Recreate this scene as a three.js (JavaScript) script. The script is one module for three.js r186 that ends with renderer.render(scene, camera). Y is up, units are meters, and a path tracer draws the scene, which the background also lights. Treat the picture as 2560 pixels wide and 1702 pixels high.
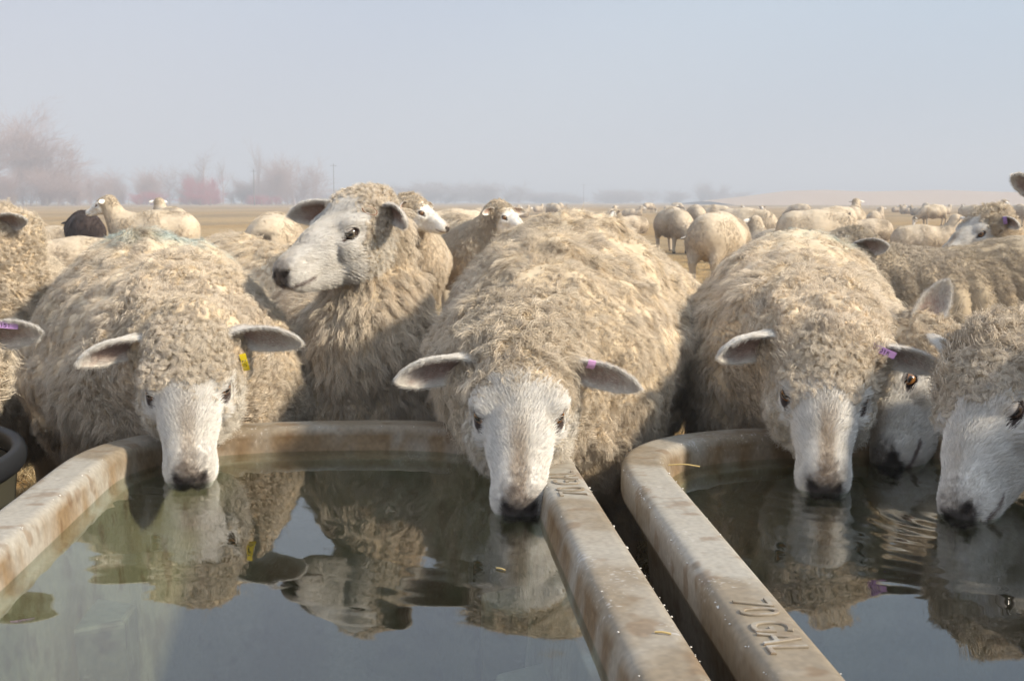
import * as THREE from 'three';
import { mergeGeometries } from 'three/addons/utils/BufferGeometryUtils.js';
import { FontLoader } from 'three/addons/loaders/FontLoader.js';
import { TextGeometry } from 'three/addons/geometries/TextGeometry.js';

// ---------------------------------------------------------------- camera, sky, sun, exposure
const scene = new THREE.Scene();
const F = 2875, CAM_Y = 0.95, TILT = Math.atan((851 - 503) / F);       // focal length in photo pixels, eye height, downward tilt
const camera = new THREE.PerspectiveCamera(2 * Math.atan(851 / F) * 180 / Math.PI, 2560 / 1702, 0.05, 3000);
camera.position.set(0, CAM_Y, 0);
camera.rotation.x = -TILT;
camera.setFocalLength(camera.getFocalLength());
camera.focus = 1.95;
camera.userData.fStop = 20;

const SUN = new THREE.Vector3(0.79, 0.55, 0.29).normalize();
{
  const W = 512, H = 256, d = new Float32Array(W * H * 4);
  const mix = (a, b, t) => a.map((v, i) => v + (b[i] - v) * Math.min(1, Math.max(0, t)));
  for (let j = 0; j < H; j++) for (let i = 0; i < W; i++) {
    const el = ((j + 0.5) / H - 0.5) * Math.PI, az = ((i + 0.5) / W - 0.5) * 2 * Math.PI;
    const v = [Math.cos(el) * Math.cos(az), Math.sin(el), Math.cos(el) * Math.sin(az)];
    const e = Math.max(0, el) * 180 / Math.PI;
    let c = mix([0.575, 0.605, 0.66], [0.545, 0.63, 0.75], e / 10);
    if (e > 12) c = mix(c, [0.66, 0.79, 0.97], (e - 12) / 26);
    const s = Math.max(0, v[0] * SUN.x + v[1] * SUN.y + v[2] * SUN.z);
    const g = 0.16 * s * s + 0.5 * s ** 14;
    const n = Math.sin(v[0] * 5 + v[1] * 14 + 1.3 * Math.sin(v[2] * 4 + v[1] * 9)) * Math.sin(v[0] * 9 - v[1] * 23 + v[2] * 3);
    const veil = 0.04 * n;
    const pink = -v[0] * 0.16;
    const k = (j * W + i) * 4;
    d[k] = c[0] * (1 + veil + pink) + g; d[k + 1] = c[1] * (1 + veil + pink * 0.1) + g * 0.95; d[k + 2] = c[2] * (1 + veil * 0.6 - pink * 0.15) + g * 0.86; d[k + 3] = 1;
  }
  const t = new THREE.DataTexture(d, W, H, THREE.RGBAFormat, THREE.FloatType);
  t.mapping = THREE.EquirectangularReflectionMapping; t.magFilter = t.minFilter = THREE.LinearFilter; t.needsUpdate = true;
  scene.background = t; scene.environment = t;
  scene.backgroundIntensity = 0.81; scene.environmentIntensity = 0.81;
}
const sun = new THREE.DirectionalLight(new THREE.Color(1, 0.88, 0.70), 5.0);
sun.position.copy(SUN).multiplyScalar(40);
sun.castShadow = true; sun.shadow.radius = 9; sun.shadow.mapSize.set(2048, 2048);
Object.assign(sun.shadow.camera, { left: -12, right: 12, top: 12, bottom: -12, near: 1, far: 90 });
scene.add(sun, sun.target);

const renderer = new THREE.WebGLRenderer({ antialias: true });
renderer.toneMapping = THREE.LinearToneMapping;
renderer.toneMappingExposure = 1.26;
renderer.shadowMap.enabled = true;
renderer.setSize(1024, 680);
scene.fog = new THREE.FogExp2(new THREE.Color(0.88, 0.92, 1.0), 0.0031);

// ---------------------------------------------------------------- small tools
const rngOf = (a) => () => { a = (a + 0x6d2b79f5) | 0; let t = Math.imul(a ^ (a >>> 15), 1 | a); t = (t + Math.imul(t ^ (t >>> 7), 61 | t)) ^ t; return ((t ^ (t >>> 14)) >>> 0) / 4294967296; };
const clamp = (x, a = 0, b = 1) => Math.min(b, Math.max(a, x));
const sst = (a, b, x) => { const t = clamp((x - a) / (b - a)); return t * t * (3 - 2 * t); };
const lerp = (a, b, t) => a + (b - a) * t;
const V = (x = 0, y = 0, z = 0) => new THREE.Vector3(x, y, z);
const hash3 = (x, y, z) => { let h = Math.imul(x, 374761393) ^ Math.imul(y, 668265263) ^ Math.imul(z, 2147483647 - 1274126177); h = Math.imul(h ^ (h >>> 13), 1274126177); h ^= h >>> 16; return (h >>> 0) / 4294967296; };
function noise(x, y, z) {                                              // value noise, 0..1
  const i = Math.floor(x), j = Math.floor(y), k = Math.floor(z);
  const u = x - i, v = y - j, w = z - k, a = u * u * (3 - 2 * u), b = v * v * (3 - 2 * v), c = w * w * (3 - 2 * w);
  const L = (p, q, t) => p + (q - p) * t;
  return L(L(L(hash3(i, j, k), hash3(i + 1, j, k), a), L(hash3(i, j + 1, k), hash3(i + 1, j + 1, k), a), b),
    L(L(hash3(i, j, k + 1), hash3(i + 1, j, k + 1), a), L(hash3(i, j + 1, k + 1), hash3(i + 1, j + 1, k + 1), a), b), c);
}
function cells(x, y, z) {                                              // distance to the nearest of scattered points, one per unit cell
  const i = Math.floor(x), j = Math.floor(y), k = Math.floor(z); let m = 9;
  for (let a = -1; a < 2; a++) for (let b = -1; b < 2; b++) for (let c = -1; c < 2; c++) { const p = i + a, q = j + b, r = k + c, X = p + hash3(p, q, r) - x, Y = q + hash3(p + 91, q, r) - y, Z = r + hash3(p, q + 57, r) - z, d = X * X + Y * Y + Z * Z; if (d < m) m = d; }
  return Math.sqrt(m);
}
const fbm = (x, y, z, o = 3) => { let s = 0, a = 0.5, t = 0; for (let i = 0; i < o; i++) { s += a * noise(x, y, z); t += a; a *= 0.5; x = x * 2.03 + 7.1; y = y * 2.03 + 3.7; z = z * 2.03 + 1.9; } return s / t; };

// layout aid: the point at forward distance D, or at height y, on the line of sight of a photo position
const ray = (px, py) => { const a = (px - 1280) / F, b = -(py - 851) / F, c = Math.cos(TILT), s = Math.sin(TILT); return V(a, b * c - s, -b * s - c); };
const at = (px, py, D) => { const r = ray(px, py); return V(0, CAM_Y, 0).addScaledVector(r, D / -r.z); };
const atY = (px, py, y) => { const r = ray(px, py); return V(0, CAM_Y, 0).addScaledVector(r, (y - CAM_Y) / r.y); };
const gx = (px, D) => (px - 1280) / F * D;

const taken = {};
const numbered = (n) => { const k = taken[n] = (taken[n] ?? -1) + 1; return k ? `${n}_${String(k).padStart(3, '0')}` : n; };
function shade(o) { o.traverse((m) => { if (m.isMesh) { m.castShadow = true; m.receiveShadow = true; } }); return o; }
function tag(o, label, category, group, kind) {
  if (label) o.userData.label = label; if (category) o.userData.category = category;
  if (group) o.userData.group = group; if (kind) o.userData.kind = kind; return o;
}
function structure(name, geo, mat) { const m = new THREE.Mesh(geo, mat); m.name = numbered(name); m.userData.kind = 'structure'; m.receiveShadow = true; m.castShadow = true; scene.add(m); return m; }
function part(name, geo, mat, parent) { const m = new THREE.Mesh(geo, mat); m.name = name; parent.add(m); return m; }
function geoOf(pos, idx, col, uv, nor) {
  const g = new THREE.BufferGeometry();
  g.setAttribute('position', new THREE.Float32BufferAttribute(pos, 3));
  if (col) g.setAttribute('color', new THREE.Float32BufferAttribute(col, 3));
  if (uv) g.setAttribute('uv', new THREE.Float32BufferAttribute(uv, 2));
  g.setIndex(idx);
  if (nor) g.setAttribute('normal', new THREE.Float32BufferAttribute(nor, 3)); else g.computeVertexNormals();
  return g;
}
function texture(W, H, fn, srgb = false) {
  const d = new Uint8Array(W * H * 4);
  for (let j = 0; j < H; j++) for (let i = 0; i < W; i++) { const c = fn(i / W, j / H), k = (j * W + i) * 4; for (let q = 0; q < 3; q++) d[k + q] = clamp(srgb ? (c[q] <= 0.0031 ? c[q] * 12.92 : 1.055 * c[q] ** (1 / 2.4) - 0.055) : c[q]) * 255; d[k + 3] = 255; }
  const t = new THREE.DataTexture(d, W, H); t.wrapS = t.wrapT = THREE.RepeatWrapping; t.magFilter = t.minFilter = THREE.LinearFilter;
  if (srgb) t.colorSpace = THREE.SRGBColorSpace; t.needsUpdate = true; return t;
}
// periodic noise for tiling textures
const pnoise = (u, v, n, s) => { const x = u * n, y = v * n, i = Math.floor(x), j = Math.floor(y), a = x - i, b = y - j, A = a * a * (3 - 2 * a), B = b * b * (3 - 2 * b); const h = (p, q) => hash3(((p % n) + n) % n, ((q % n) + n) % n, s); return lerp(lerp(h(i, j), h(i + 1, j), A), lerp(h(i, j + 1), h(i + 1, j + 1), A), B); };
const pfbm = (u, v, n, s, o = 4) => { let r = 0, a = 0.5, t = 0; for (let k = 0; k < o; k++) { r += a * pnoise(u, v, n, s + k); t += a; a *= 0.55; n *= 2; } return r / t; };

// a surface of zero distance, meshed with one vertex per crossed cell (surface nets)
function meshField(fn, lo, hi, h) {
  const nx = Math.ceil((hi[0] - lo[0]) / h) + 1, ny = Math.ceil((hi[1] - lo[1]) / h) + 1, nz = Math.ceil((hi[2] - lo[2]) / h) + 1;
  const f = new Float32Array(nx * ny * nz), id = new Int32Array(nx * ny * nz).fill(-1);
  let q = 0;
  for (let k = 0; k < nz; k++) for (let j = 0; j < ny; j++) for (let i = 0; i < nx; i++) f[q++] = fn(lo[0] + i * h, lo[1] + j * h, lo[2] + k * h);
  const sx = 1, sy = nx, sz = nx * ny, pos = [], idx = [];
  const off = [0, sx, sy, sx + sy, sz, sx + sz, sy + sz, sx + sy + sz];
  const E = [[0, 1], [2, 3], [4, 5], [6, 7], [0, 2], [1, 3], [4, 6], [5, 7], [0, 4], [1, 5], [2, 6], [3, 7]];
  for (let k = 0; k < nz - 1; k++) for (let j = 0; j < ny - 1; j++) for (let i = 0; i < nx - 1; i++) {
    const b = i + j * sy + k * sz; let m = 0;
    for (let c = 0; c < 8; c++) if (f[b + off[c]] < 0) m |= 1 << c;
    if (m === 0 || m === 255) continue;
    let x = 0, y = 0, z = 0, n = 0;
    for (const [p, r] of E) { const a = f[b + off[p]], c = f[b + off[r]]; if ((a < 0) === (c < 0)) continue; const t = a / (a - c); x += lerp(p & 1, r & 1, t); y += lerp((p >> 1) & 1, (r >> 1) & 1, t); z += lerp(p >> 2, r >> 2, t); n++; }
    id[b] = pos.length / 3; pos.push(lo[0] + (i + x / n) * h, lo[1] + (j + y / n) * h, lo[2] + (k + z / n) * h);
  }
  const quad = (a, b, c, d, flip) => { if (a < 0 || b < 0 || c < 0 || d < 0) return; if (flip) idx.push(a, c, b, a, d, c); else idx.push(a, b, c, a, c, d); };
  for (let k = 1; k < nz - 1; k++) for (let j = 1; j < ny - 1; j++) for (let i = 1; i < nx - 1; i++) {
    const b = i + j * sy + k * sz, s = f[b] < 0;
    if (s !== (f[b + sx] < 0)) quad(id[b], id[b - sy], id[b - sy - sz], id[b - sz], s);
    if (s !== (f[b + sy] < 0)) quad(id[b], id[b - sz], id[b - sz - sx], id[b - sx], s);
    if (s !== (f[b + sz] < 0)) quad(id[b], id[b - sx], id[b - sx - sy], id[b - sy], s);
  }
  const g = geoOf(pos, idx);
  // make the faces point outwards
  const P = g.attributes.position, N = g.attributes.normal; let vote = 0;
  for (let v = 0; v < P.count; v += 37) { const x = P.getX(v), y = P.getY(v), z = P.getZ(v), e = h * 0.7; vote += fn(x + N.getX(v) * e, y + N.getY(v) * e, z + N.getZ(v) * e) > fn(x - N.getX(v) * e, y - N.getY(v) * e, z - N.getZ(v) * e) ? 1 : -1; }
  if (vote < 0) { const I = g.index.array; for (let t = 0; t < I.length; t += 3) { const s = I[t]; I[t] = I[t + 1]; I[t + 1] = s; } g.computeVertexNormals(); }
  return g;
}
const smin = (a, b, k) => { const h = Math.max(k - Math.abs(a - b), 0) / k; return Math.min(a, b) - h * h * k * 0.25; };
const smax = (a, b, k) => -smin(-a, -b, k);
const cone = (x, y, z, a, ra, b, rb) => {                              // tapered capsule
  const bx = b[0] - a[0], by = b[1] - a[1], bz = b[2] - a[2], px = x - a[0], py = y - a[1], pz = z - a[2];
  const t = clamp((px * bx + py * by + pz * bz) / (bx * bx + by * by + bz * bz + 1e-12));
  return Math.hypot(px - bx * t, py - by * t, pz - bz * t) - lerp(ra, rb, t);
};
const ell = (x, y, z, c, r) => { const X = (x - c[0]) / r[0], Y = (y - c[1]) / r[1], Z = (z - c[2]) / r[2], k = Math.hypot(X, Y, Z), m = Math.hypot(X / r[0], Y / r[1], Z / r[2]); return m < 1e-9 ? -Math.min(...r) : k * (k - 1) / m; };

// ---------------------------------------------------------------- sheep: head
// own axes of a head: z to the nose, y up, x to the animal's left; the poll is near the origin, the nose tip at z = 0.275
const EYE = [0.0650, 0.009, 0.1030], EYE_OUT = V(0.75, 0.08, 0.66).normalize(), EYE_LONG = V(-0.56, -0.28, 0.78), EYE_UP = V();
EYE_LONG.addScaledVector(EYE_OUT, -EYE_LONG.dot(EYE_OUT)).normalize(); EYE_UP.crossVectors(EYE_LONG, EYE_OUT); if (EYE_UP.y < 0) EYE_UP.negate();
function eyeAxes(ax, y, z) { const X = ax - EYE[0], Y = y - EYE[1], Z = z - EYE[2]; return [X * EYE_LONG.x + Y * EYE_LONG.y + Z * EYE_LONG.z, X * EYE_UP.x + Y * EYE_UP.y + Z * EYE_UP.z, X * EYE_OUT.x + Y * EYE_OUT.y + Z * EYE_OUT.z]; }
function eyeOpening(ax, y, z) {                                        // an almond with a tear duct at its front corner
  const [l, u, o] = eyeAxes(ax, y, z);
  return smin(ell(l, u, o, [0, 0, 0.004], [0.0180, 0.0118, 0.017]), cone(l, u, o, [0.010, -0.001, 0.006], 0.005, [0.021, -0.005, 0.006], 0.0025), 0.004);
}
const eyeRadius = (ax, y, z) => { const [l, u, o] = eyeAxes(ax, y, z); return Math.min(Math.hypot(l * 0.85, u * 1.35, o * 0.4), Math.hypot((l - 0.016) * 1.0, (u + 0.003) * 1.6, o * 0.3) + 0.006); };
function headField(x, y, z, v = {}) {
  const ax = Math.abs(x);
  let d = ell(x, y, z, [0, 0.0, 0.010], [0.072, 0.066, 0.085]);
  d = smin(d, cone(x, y, z, [0, 0.004, 0.05], 0.060, [0, -0.012, 0.15], 0.042), 0.03);
  d = smin(d, cone(ax, y, z, [0.007, -0.008, 0.13], 0.036, [0.007, -0.032, 0.236], 0.0315), 0.02);
  d = smin(d, ell(ax, y, z, [0.038, -0.048, 0.045], [0.040, 0.068, 0.074]), 0.03);       // cheek
  d = smin(d, cone(x, y, z, [0, -0.068, 0.07], 0.040, [0, -0.064, 0.220], 0.024), 0.03); // lower jaw
  d = smin(d, ell(ax, y, z, [0.018, -0.048, 0.236], [0.022, 0.025, 0.036]), 0.015);      // lips
  d = smin(d, ell(x, y, z, [0, -0.036, 0.256], [0.028, 0.025, 0.024]), 0.014);           // nose pad
  d = smin(d, ell(ax, y, z, [0.051, 0.022, 0.080], [0.023, 0.018, 0.030]), 0.024);       // brow
  d = smin(d, ell(ax, y, z, [0.052, -0.014, 0.100], [0.021, 0.019, 0.032]), 0.02);       // cheekbone
  d = smin(d, ell(x, y, z, [0, 0.045, -0.005], [0.062, 0.036, 0.075]), 0.03);            // woolly crown
  d = smax(d, -eyeOpening(ax, y, z), 0.005);
  d = smax(d, -cone(ax, y, z, [0.010, -0.040, 0.282], 0.0052, [0.0240, -0.027, 0.266], 0.0042), 0.005); // nostril
  d = smax(d, -(Math.max(Math.abs(y + 0.062 - (0.25 - z) * 0.05) - 0.0012, 0.205 - z, 0.012 - (ax + (z - 0.2) * 0.3))), 0.003); // mouth
  d = smax(d, -(Math.max(ax - 0.0012, Math.abs(y + 0.055) - 0.009, 0.266 - z)), 0.003);  // split of the lip
  return d;
}
const WHITE = [0.82, 0.785, 0.725], DARK = [0.05, 0.038, 0.032], TAN = [0.40, 0.28, 0.165], PINK = [0.42, 0.24, 0.19];
const mixc = (a, b, t) => [lerp(a[0], b[0], t), lerp(a[1], b[1], t), lerp(a[2], b[2], t)];
function faceColor(x, y, z, o = {}) {                                  // pigment of skin and hair of the face
  const ax = Math.abs(x), s = o.seed ?? 0, n = fbm(x * 90 + s, y * 90, z * 60, 3), fine = noise(x * 420, y * 420, z * 420 + s);
  let c = mixc(WHITE, [0.60, 0.53, 0.43], sst(0.42, 0.75, n) * 0.28);
  const streak = sst(0.020, 0.004, ax + (n - 0.5) * 0.014) * sst(0.115, 0.20, z) * sst(-0.05, -0.01, y);
  c = mixc(c, TAN, streak * (o.streak ?? 0.7) * (0.45 + 0.55 * fine));
  const tip = sst(0.040, 0.014, Math.hypot(ax * 0.95, (y + 0.026) * 1.0, (z - 0.266) * 0.62) + (n - 0.5) * 0.030);
  c = mixc(c, [0.115, 0.075, 0.05], tip * (o.nose ?? 0.9) * (0.55 + 0.45 * fine));
  const nose = sst(0.027, 0.014, Math.hypot(ax * 0.75, y + 0.044, z - 0.281) + (n - 0.5) * 0.008);
  c = mixc(c, [0.035, 0.027, 0.025], nose * 0.95);
  const nos = sst(0.015, 0.007, Math.hypot(ax - 0.018, y + 0.033, z - 0.272));
  c = mixc(c, DARK, nos);
  const mouth = sst(0.006, 0.0025, Math.abs(y + 0.062 - (0.25 - z) * 0.05)) * sst(0.205, 0.215, z);
  c = mixc(c, [0.16, 0.09, 0.075], mouth * 0.85);
  c = mixc(c, [0.045, 0.03, 0.025], sst(0.0218, 0.0172, eyeRadius(ax, y, z)));
  return c;
}
function earGeometry(side, o) {
  // o: base, dir, open (vectors in head axes for the left ear; mirrored for the right), len, width
  const m = V(side, 1, 1), base = V(...o.base).multiply(m), e = V(...o.dir).multiply(m).normalize(), op = V(...o.open).multiply(m);
  op.addScaledVector(e, -op.dot(e)).normalize();
  const w = V().crossVectors(e, op), len = o.len, wid = o.width, NU = 18, NT = 14, pos = [], col = [], idx = [];
  const prof = [[0, 0.62], [0.15, 0.72], [0.35, 0.92], [0.55, 1], [0.72, 0.93], [0.86, 0.68], [0.95, 0.38], [1, 0.06]];
  const hw = (u) => { for (let i = 1; i < prof.length; i++) if (u <= prof[i][0]) { const t = (u - prof[i - 1][0]) / (prof[i][0] - prof[i - 1][0]); return wid * lerp(prof[i - 1][1], prof[i][1], t * t * (3 - 2 * t) * 0.4 + t * 0.6); } return 0; };
  const bend = o.bend ?? 0.12;
  for (let layer = 0; layer < 2; layer++) for (let i = 0; i <= NU; i++) for (let j = 0; j <= NT; j++) {
    const u = i / NU, s = (j / NT) * 2 - 1, phi = lerp(1.95, o.flat ?? 0.80, sst(0.0, 0.62, u)), h = hw(u);
    let R = phi > Math.PI / 2 ? h : h / Math.sin(phi);
    const th = 0.0042 * (1 - 0.55 * Math.abs(s)) * (u > 0.93 ? 0.4 : 1);
    if (layer) R = Math.max(R - th, R * 0.35);
    const a = s * phi, cx = Math.sin(a) * R, cy = -Math.cos(a) * R + (phi > Math.PI / 2 ? 0 : R * Math.cos(phi)) * 0.9;
    const p = base.clone().addScaledVector(e, len * u).addScaledVector(w, cx).addScaledVector(op, cy + bend * len * u * u * (o.curl ?? 1));
    p.y -= (o.droop ?? 0) * len * u * u;
    pos.push(p.x, p.y, p.z);
    const n = fbm(p.x * 120, p.y * 120, p.z * 120, 2);
    if (layer) { const inn = sst(0.98, 0.45, Math.abs(s) + (n - 0.5) * 0.5) * sst(0.97, 0.6, u + (n - 0.5) * 0.35); col.push(...mixc(WHITE, o.inner ?? [0.44, 0.30, 0.25], inn * 0.92)); }
    else col.push(...mixc(WHITE, [0.55, 0.48, 0.40], sst(0.45, 0.8, n) * 0.6));
  }
  const R = NT + 1, L = (NU + 1) * R;
  for (let i = 0; i < NU; i++) for (let j = 0; j < NT; j++) {
    const a = i * R + j, b = a + 1, c = a + R, d = c + 1;
    const t = side > 0 ? [a, b, c, b, d, c] : [a, c, b, b, c, d], q = t.map((v) => v + L);
    idx.push(...t, q[0], q[2], q[1], q[3], q[5], q[4]);
  }
  const rim = []; for (let i = 0; i <= NU; i++) rim.push(i * R); for (let j = 1; j <= NT; j++) rim.push(NU * R + j); for (let i = NU - 1; i >= 0; i--) rim.push(i * R + NT);
  for (let i = 0; i + 1 < rim.length; i++) { const a = rim[i], b = rim[i + 1], t = [a, a + L, b, b, a + L, b + L]; idx.push(...(side > 0 ? t : [t[0], t[2], t[1], t[3], t[5], t[4]])); }
  return geoOf(pos, idx, col);
}
const headCache = {};
function headGeometry(key = 'fine', h = 0.0032) {
  if (headCache[key]) return headCache[key];
  return headCache[key] = meshField((x, y, z) => headField(x, y, z), [-0.105, -0.135, -0.10], [0.105, 0.105, 0.30], h);
}

// ---------------------------------------------------------------- sheep: locks of wool and hair
function strands(list) {                                               // three-sided tapering threads: {p: [Vector3], r: [..], c: [[..]]}
  const pos = [], nor = [], col = [], idx = [];
  for (const { p, r, c } of list) {
    const b0 = pos.length / 3, n = p.length; let side = V(1, 0.13, 0.37);
    for (let i = 0; i < n; i++) {
      const t = V().subVectors(p[Math.min(n - 1, i + 1)], p[Math.max(0, i - 1)]).normalize();
      side.addScaledVector(t, -side.dot(t)).normalize(); const up = V().crossVectors(t, side);
      for (let k = 0; k < 3; k++) { const a = k * 2.0944, d = V().addScaledVector(side, Math.cos(a)).addScaledVector(up, Math.sin(a)); pos.push(p[i].x + d.x * r[i], p[i].y + d.y * r[i], p[i].z + d.z * r[i]); nor.push(d.x, d.y, d.z); col.push(...c[i]); }
    }
    for (let i = 0; i < n - 1; i++) for (let k = 0; k < 3; k++) { const a = b0 + i * 3 + k, b = b0 + i * 3 + (k + 1) % 3; idx.push(a, b, a + 3, b, b + 3, a + 3); }
  }
  return geoOf(pos, idx, col, null, nor);
}
// a lock grows along +y from the origin, length 1, and leans over towards +z
function lock(seed, o) {
  const r = rngOf(seed), list = [];
  for (let s = 0; s < o.n; s++) {
    const a = r() * 6.283, rad = o.base * Math.sqrt(r()), bx = Math.cos(a) * rad, bz = Math.sin(a) * rad, ph = r() * 6.283, ph2 = r() * 6.283, len = lerp(0.65, 1, r()), stray = (r() - 0.5) * (o.stray ?? 0.1), stray2 = (r() - 0.5) * (o.stray ?? 0.1);
    const p = [], rr = [], c = [], N = o.seg, tone = lerp(0.82, 1.08, r());
    for (let i = 0; i <= N; i++) {
      const t = i / N, g = 1 - sst(0, 1, t) * (o.gather ?? 0.8), w = (o.wave ?? 0.05) * t, cu = (o.curl ?? 0) * sst(0.1, 0.6, t), tw = o.turns * 6.283 * t + (o.phase ?? 0);
      const yy = len * (t - (o.hook ?? 0) * t * t * t), lean = (o.lean ?? 0.3) * t * t;
      p.push(V(bx * g + Math.sin(t * 11 + ph) * w + Math.cos(tw + ph * 0.12) * cu + stray * t, yy, bz * g + Math.cos(t * 9 + ph2) * w + Math.sin(tw + ph * 0.12) * cu + lean + stray2 * t));
      rr.push(o.thick * lerp(1, o.tipThick ?? 0.25, t) * (i === N ? 0.3 : 1));
      const d = sst(0.55, 1, t) * (o.dirt ?? 0); const q = sst(0.05, 0.7, t) * (o.plain ? 0 : 1) + (o.plain ? 1 : 0); c.push([tone * lerp(1, 0.30, d) * lerp(0.94, 1.02, q), tone * lerp(1, 0.22, d) * lerp(0.86, 1.02, q), tone * lerp(1, 0.15, d) * lerp(0.72, 1.03, q)]);
    }
    list.push({ p, r: rr, c });
  }
  return strands(list);
}
const LOCKS = {
  fine: [1, 2, 9].map((s) => lock(s, { n: 15, seg: 5, base: 0.30, thick: 0.0125, wave: 0.13, turns: 0.5, curl: 0.05, lean: 0.30, gather: 0.40, stray: 0.50 })),
  hang: [3, 4, 10].map((s) => lock(s, { n: 15, seg: 6, base: 0.24, thick: 0.0125, wave: 0.10, turns: 0.9, curl: 0.09, lean: 0.40, hook: 0.15, gather: 0.82, stray: 0.22 })),
  curl: [5, 6, 11].map((s) => lock(s, { n: 14, seg: 8, base: 0.26, thick: 0.019, wave: 0.04, turns: 1.25, curl: 0.19, lean: 0.15, hook: 0.25, gather: 0.4, stray: 0.24, tipThick: 0.4 })),
  wisp: [12, 13].map((s) => lock(s, { n: 4, seg: 8, base: 0.10, thick: 0.008, wave: 0.08, turns: 1.1, curl: 0.12, lean: 0.35, gather: 0.2, stray: 0.5 })),
  dirty: [7].map((s) => lock(s, { n: 11, seg: 5, base: 0.17, thick: 0.014, wave: 0.08, turns: 0.6, curl: 0.05, lean: 0.5, gather: 0.95, stray: 0.12, dirt: 1 })),
  hair: [8].map((s) => lock(s, { n: 9, seg: 2, base: 0.50, thick: 0.024, wave: 0.03, turns: 0, lean: 0.25, gather: 0.25, stray: 0.45, plain: true })),
};
const woolMat = new THREE.MeshStandardMaterial({ color: 0xffffff, vertexColors: true, roughness: 0.95 });
const hideMat = new THREE.MeshStandardMaterial({ color: 0xffffff, vertexColors: true, roughness: 0.85 });
const eyeMat = new THREE.MeshPhysicalMaterial({ color: 0xffffff, vertexColors: true, roughness: 0.18, clearcoat: 1, clearcoatRoughness: 0.03 });

// scatter points over a mesh; weight(x, y, z) per vertex scales the number per square metre
function scatter(g, weight, density, rng, out) {
  const P = g.attributes.position, N = g.attributes.normal, I = g.index.array, w = new Float32Array(P.count);
  for (let i = 0; i < P.count; i++) w[i] = weight(P.getX(i), P.getY(i), P.getZ(i), N.getX(i), N.getY(i), N.getZ(i));
  let carry = 0; const a = V(), b = V(), c = V(), e = V(), f = V();
  for (let t = 0; t < I.length; t += 3) {
    const i = I[t], j = I[t + 1], k = I[t + 2], W = (w[i] + w[j] + w[k]) / 3; if (W <= 0) continue;
    a.fromBufferAttribute(P, i); b.fromBufferAttribute(P, j); c.fromBufferAttribute(P, k);
    carry += e.subVectors(b, a).cross(f.subVectors(c, a)).length() * 0.5 * density * W;
    while (carry > 0) {
      const q = rng(); if (carry < 1 && q > carry) { carry = 0; break; } carry -= 1;
      let u = rng(), v = rng(); if (u + v > 1) { u = 1 - u; v = 1 - v; } const s = 1 - u - v;
      out(V(a.x * s + b.x * u + c.x * v, a.y * s + b.y * u + c.y * v, a.z * s + b.z * u + c.z * v),
        V(N.getX(i) * s + N.getX(j) * u + N.getX(k) * v, N.getY(i) * s + N.getY(j) * u + N.getY(k) * v, N.getZ(i) * s + N.getZ(j) * u + N.getZ(k) * v).normalize(), i);
      if (carry <= 0) carry = 0;
    }
  }
}
const _m = new THREE.Matrix4(), _y = V(), _z = V(), _x = V();
function lockMatrix(p, axis, lean, len, wid) {
  _y.copy(axis).normalize(); _z.copy(lean).addScaledVector(_y, -lean.dot(_y)); if (_z.lengthSq() < 1e-6) _z.set(_y.y, _y.z, _y.x).addScaledVector(_y, -(_y.y * _y.x + _y.z * _y.y + _y.x * _y.z)); _z.normalize(); _x.crossVectors(_y, _z);
  return [_x.x * wid, _x.y * wid, _x.z * wid, 0, _y.x * len, _y.y * len, _y.z * len, 0, _z.x * wid, _z.y * wid, _z.z * wid, 0, p.x, p.y, p.z, 1];
}
class Coat {                                                           // collects locks by kind, then makes one set of copies for each
  constructor() { this.k = new Map(); }
  add(geo, m, c) { let e = this.k.get(geo); if (!e) this.k.set(geo, e = { m: [], c: [] }); e.m.push(...m); e.c.push(...c); }
  build(parent, nameOf) {
    for (const [geo, { m, c }] of this.k) {
      const n = m.length / 16, im = new THREE.InstancedMesh(geo, woolMat, n);
      im.instanceMatrix = new THREE.InstancedBufferAttribute(new Float32Array(m), 16); im.instanceColor = new THREE.InstancedBufferAttribute(new Float32Array(c), 3);
      im.name = nameOf(geo); im.userData.kind = 'stuff'; parent.add(im);
    }
  }
}
const EAR = { base: [0.056, 0.030, -0.008], dir: [0.97, -0.02, 0.10], open: [0.05, -0.16, 0.98], len: 0.150, width: 0.0305 };

function headPose(nose, eyes, X, s = 1) {                              // axes of a head from the nose underside, a point between the eyes and the line through the eyes
  const v = V().subVectors(eyes, nose).normalize(), al = Math.atan2(0.072, 0.152), x = X.clone().addScaledVector(v, -X.dot(v)).normalize(), w = V().crossVectors(x, v);
  const z = v.clone().multiplyScalar(-Math.cos(al)).addScaledVector(w, Math.sin(al)), y = v.clone().multiplyScalar(Math.sin(al)).addScaledVector(w, Math.cos(al));
  const m = new THREE.Matrix4().makeBasis(x.multiplyScalar(s), y.multiplyScalar(s), z.multiplyScalar(s));
  const o = V(0, -0.062, 0.25).applyMatrix4(m); return m.setPosition(nose.x - o.x, nose.y - o.y, nose.z - o.z);
}
function eyesOn(nose, px, py, s = 1) {                                  // the farther point on a line of sight that lies one face length from the nose
  const r = ray(px, py), L = Math.hypot(0.072, 0.152) * s, o = V(0, CAM_Y, 0).sub(nose), A = r.dot(r), B = r.dot(o), C = o.dot(o) - L * L, q = Math.max(0, B * B - A * C);
  return V(0, CAM_Y, 0).addScaledVector(r, (-B + Math.sqrt(q)) / A);
}
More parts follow.
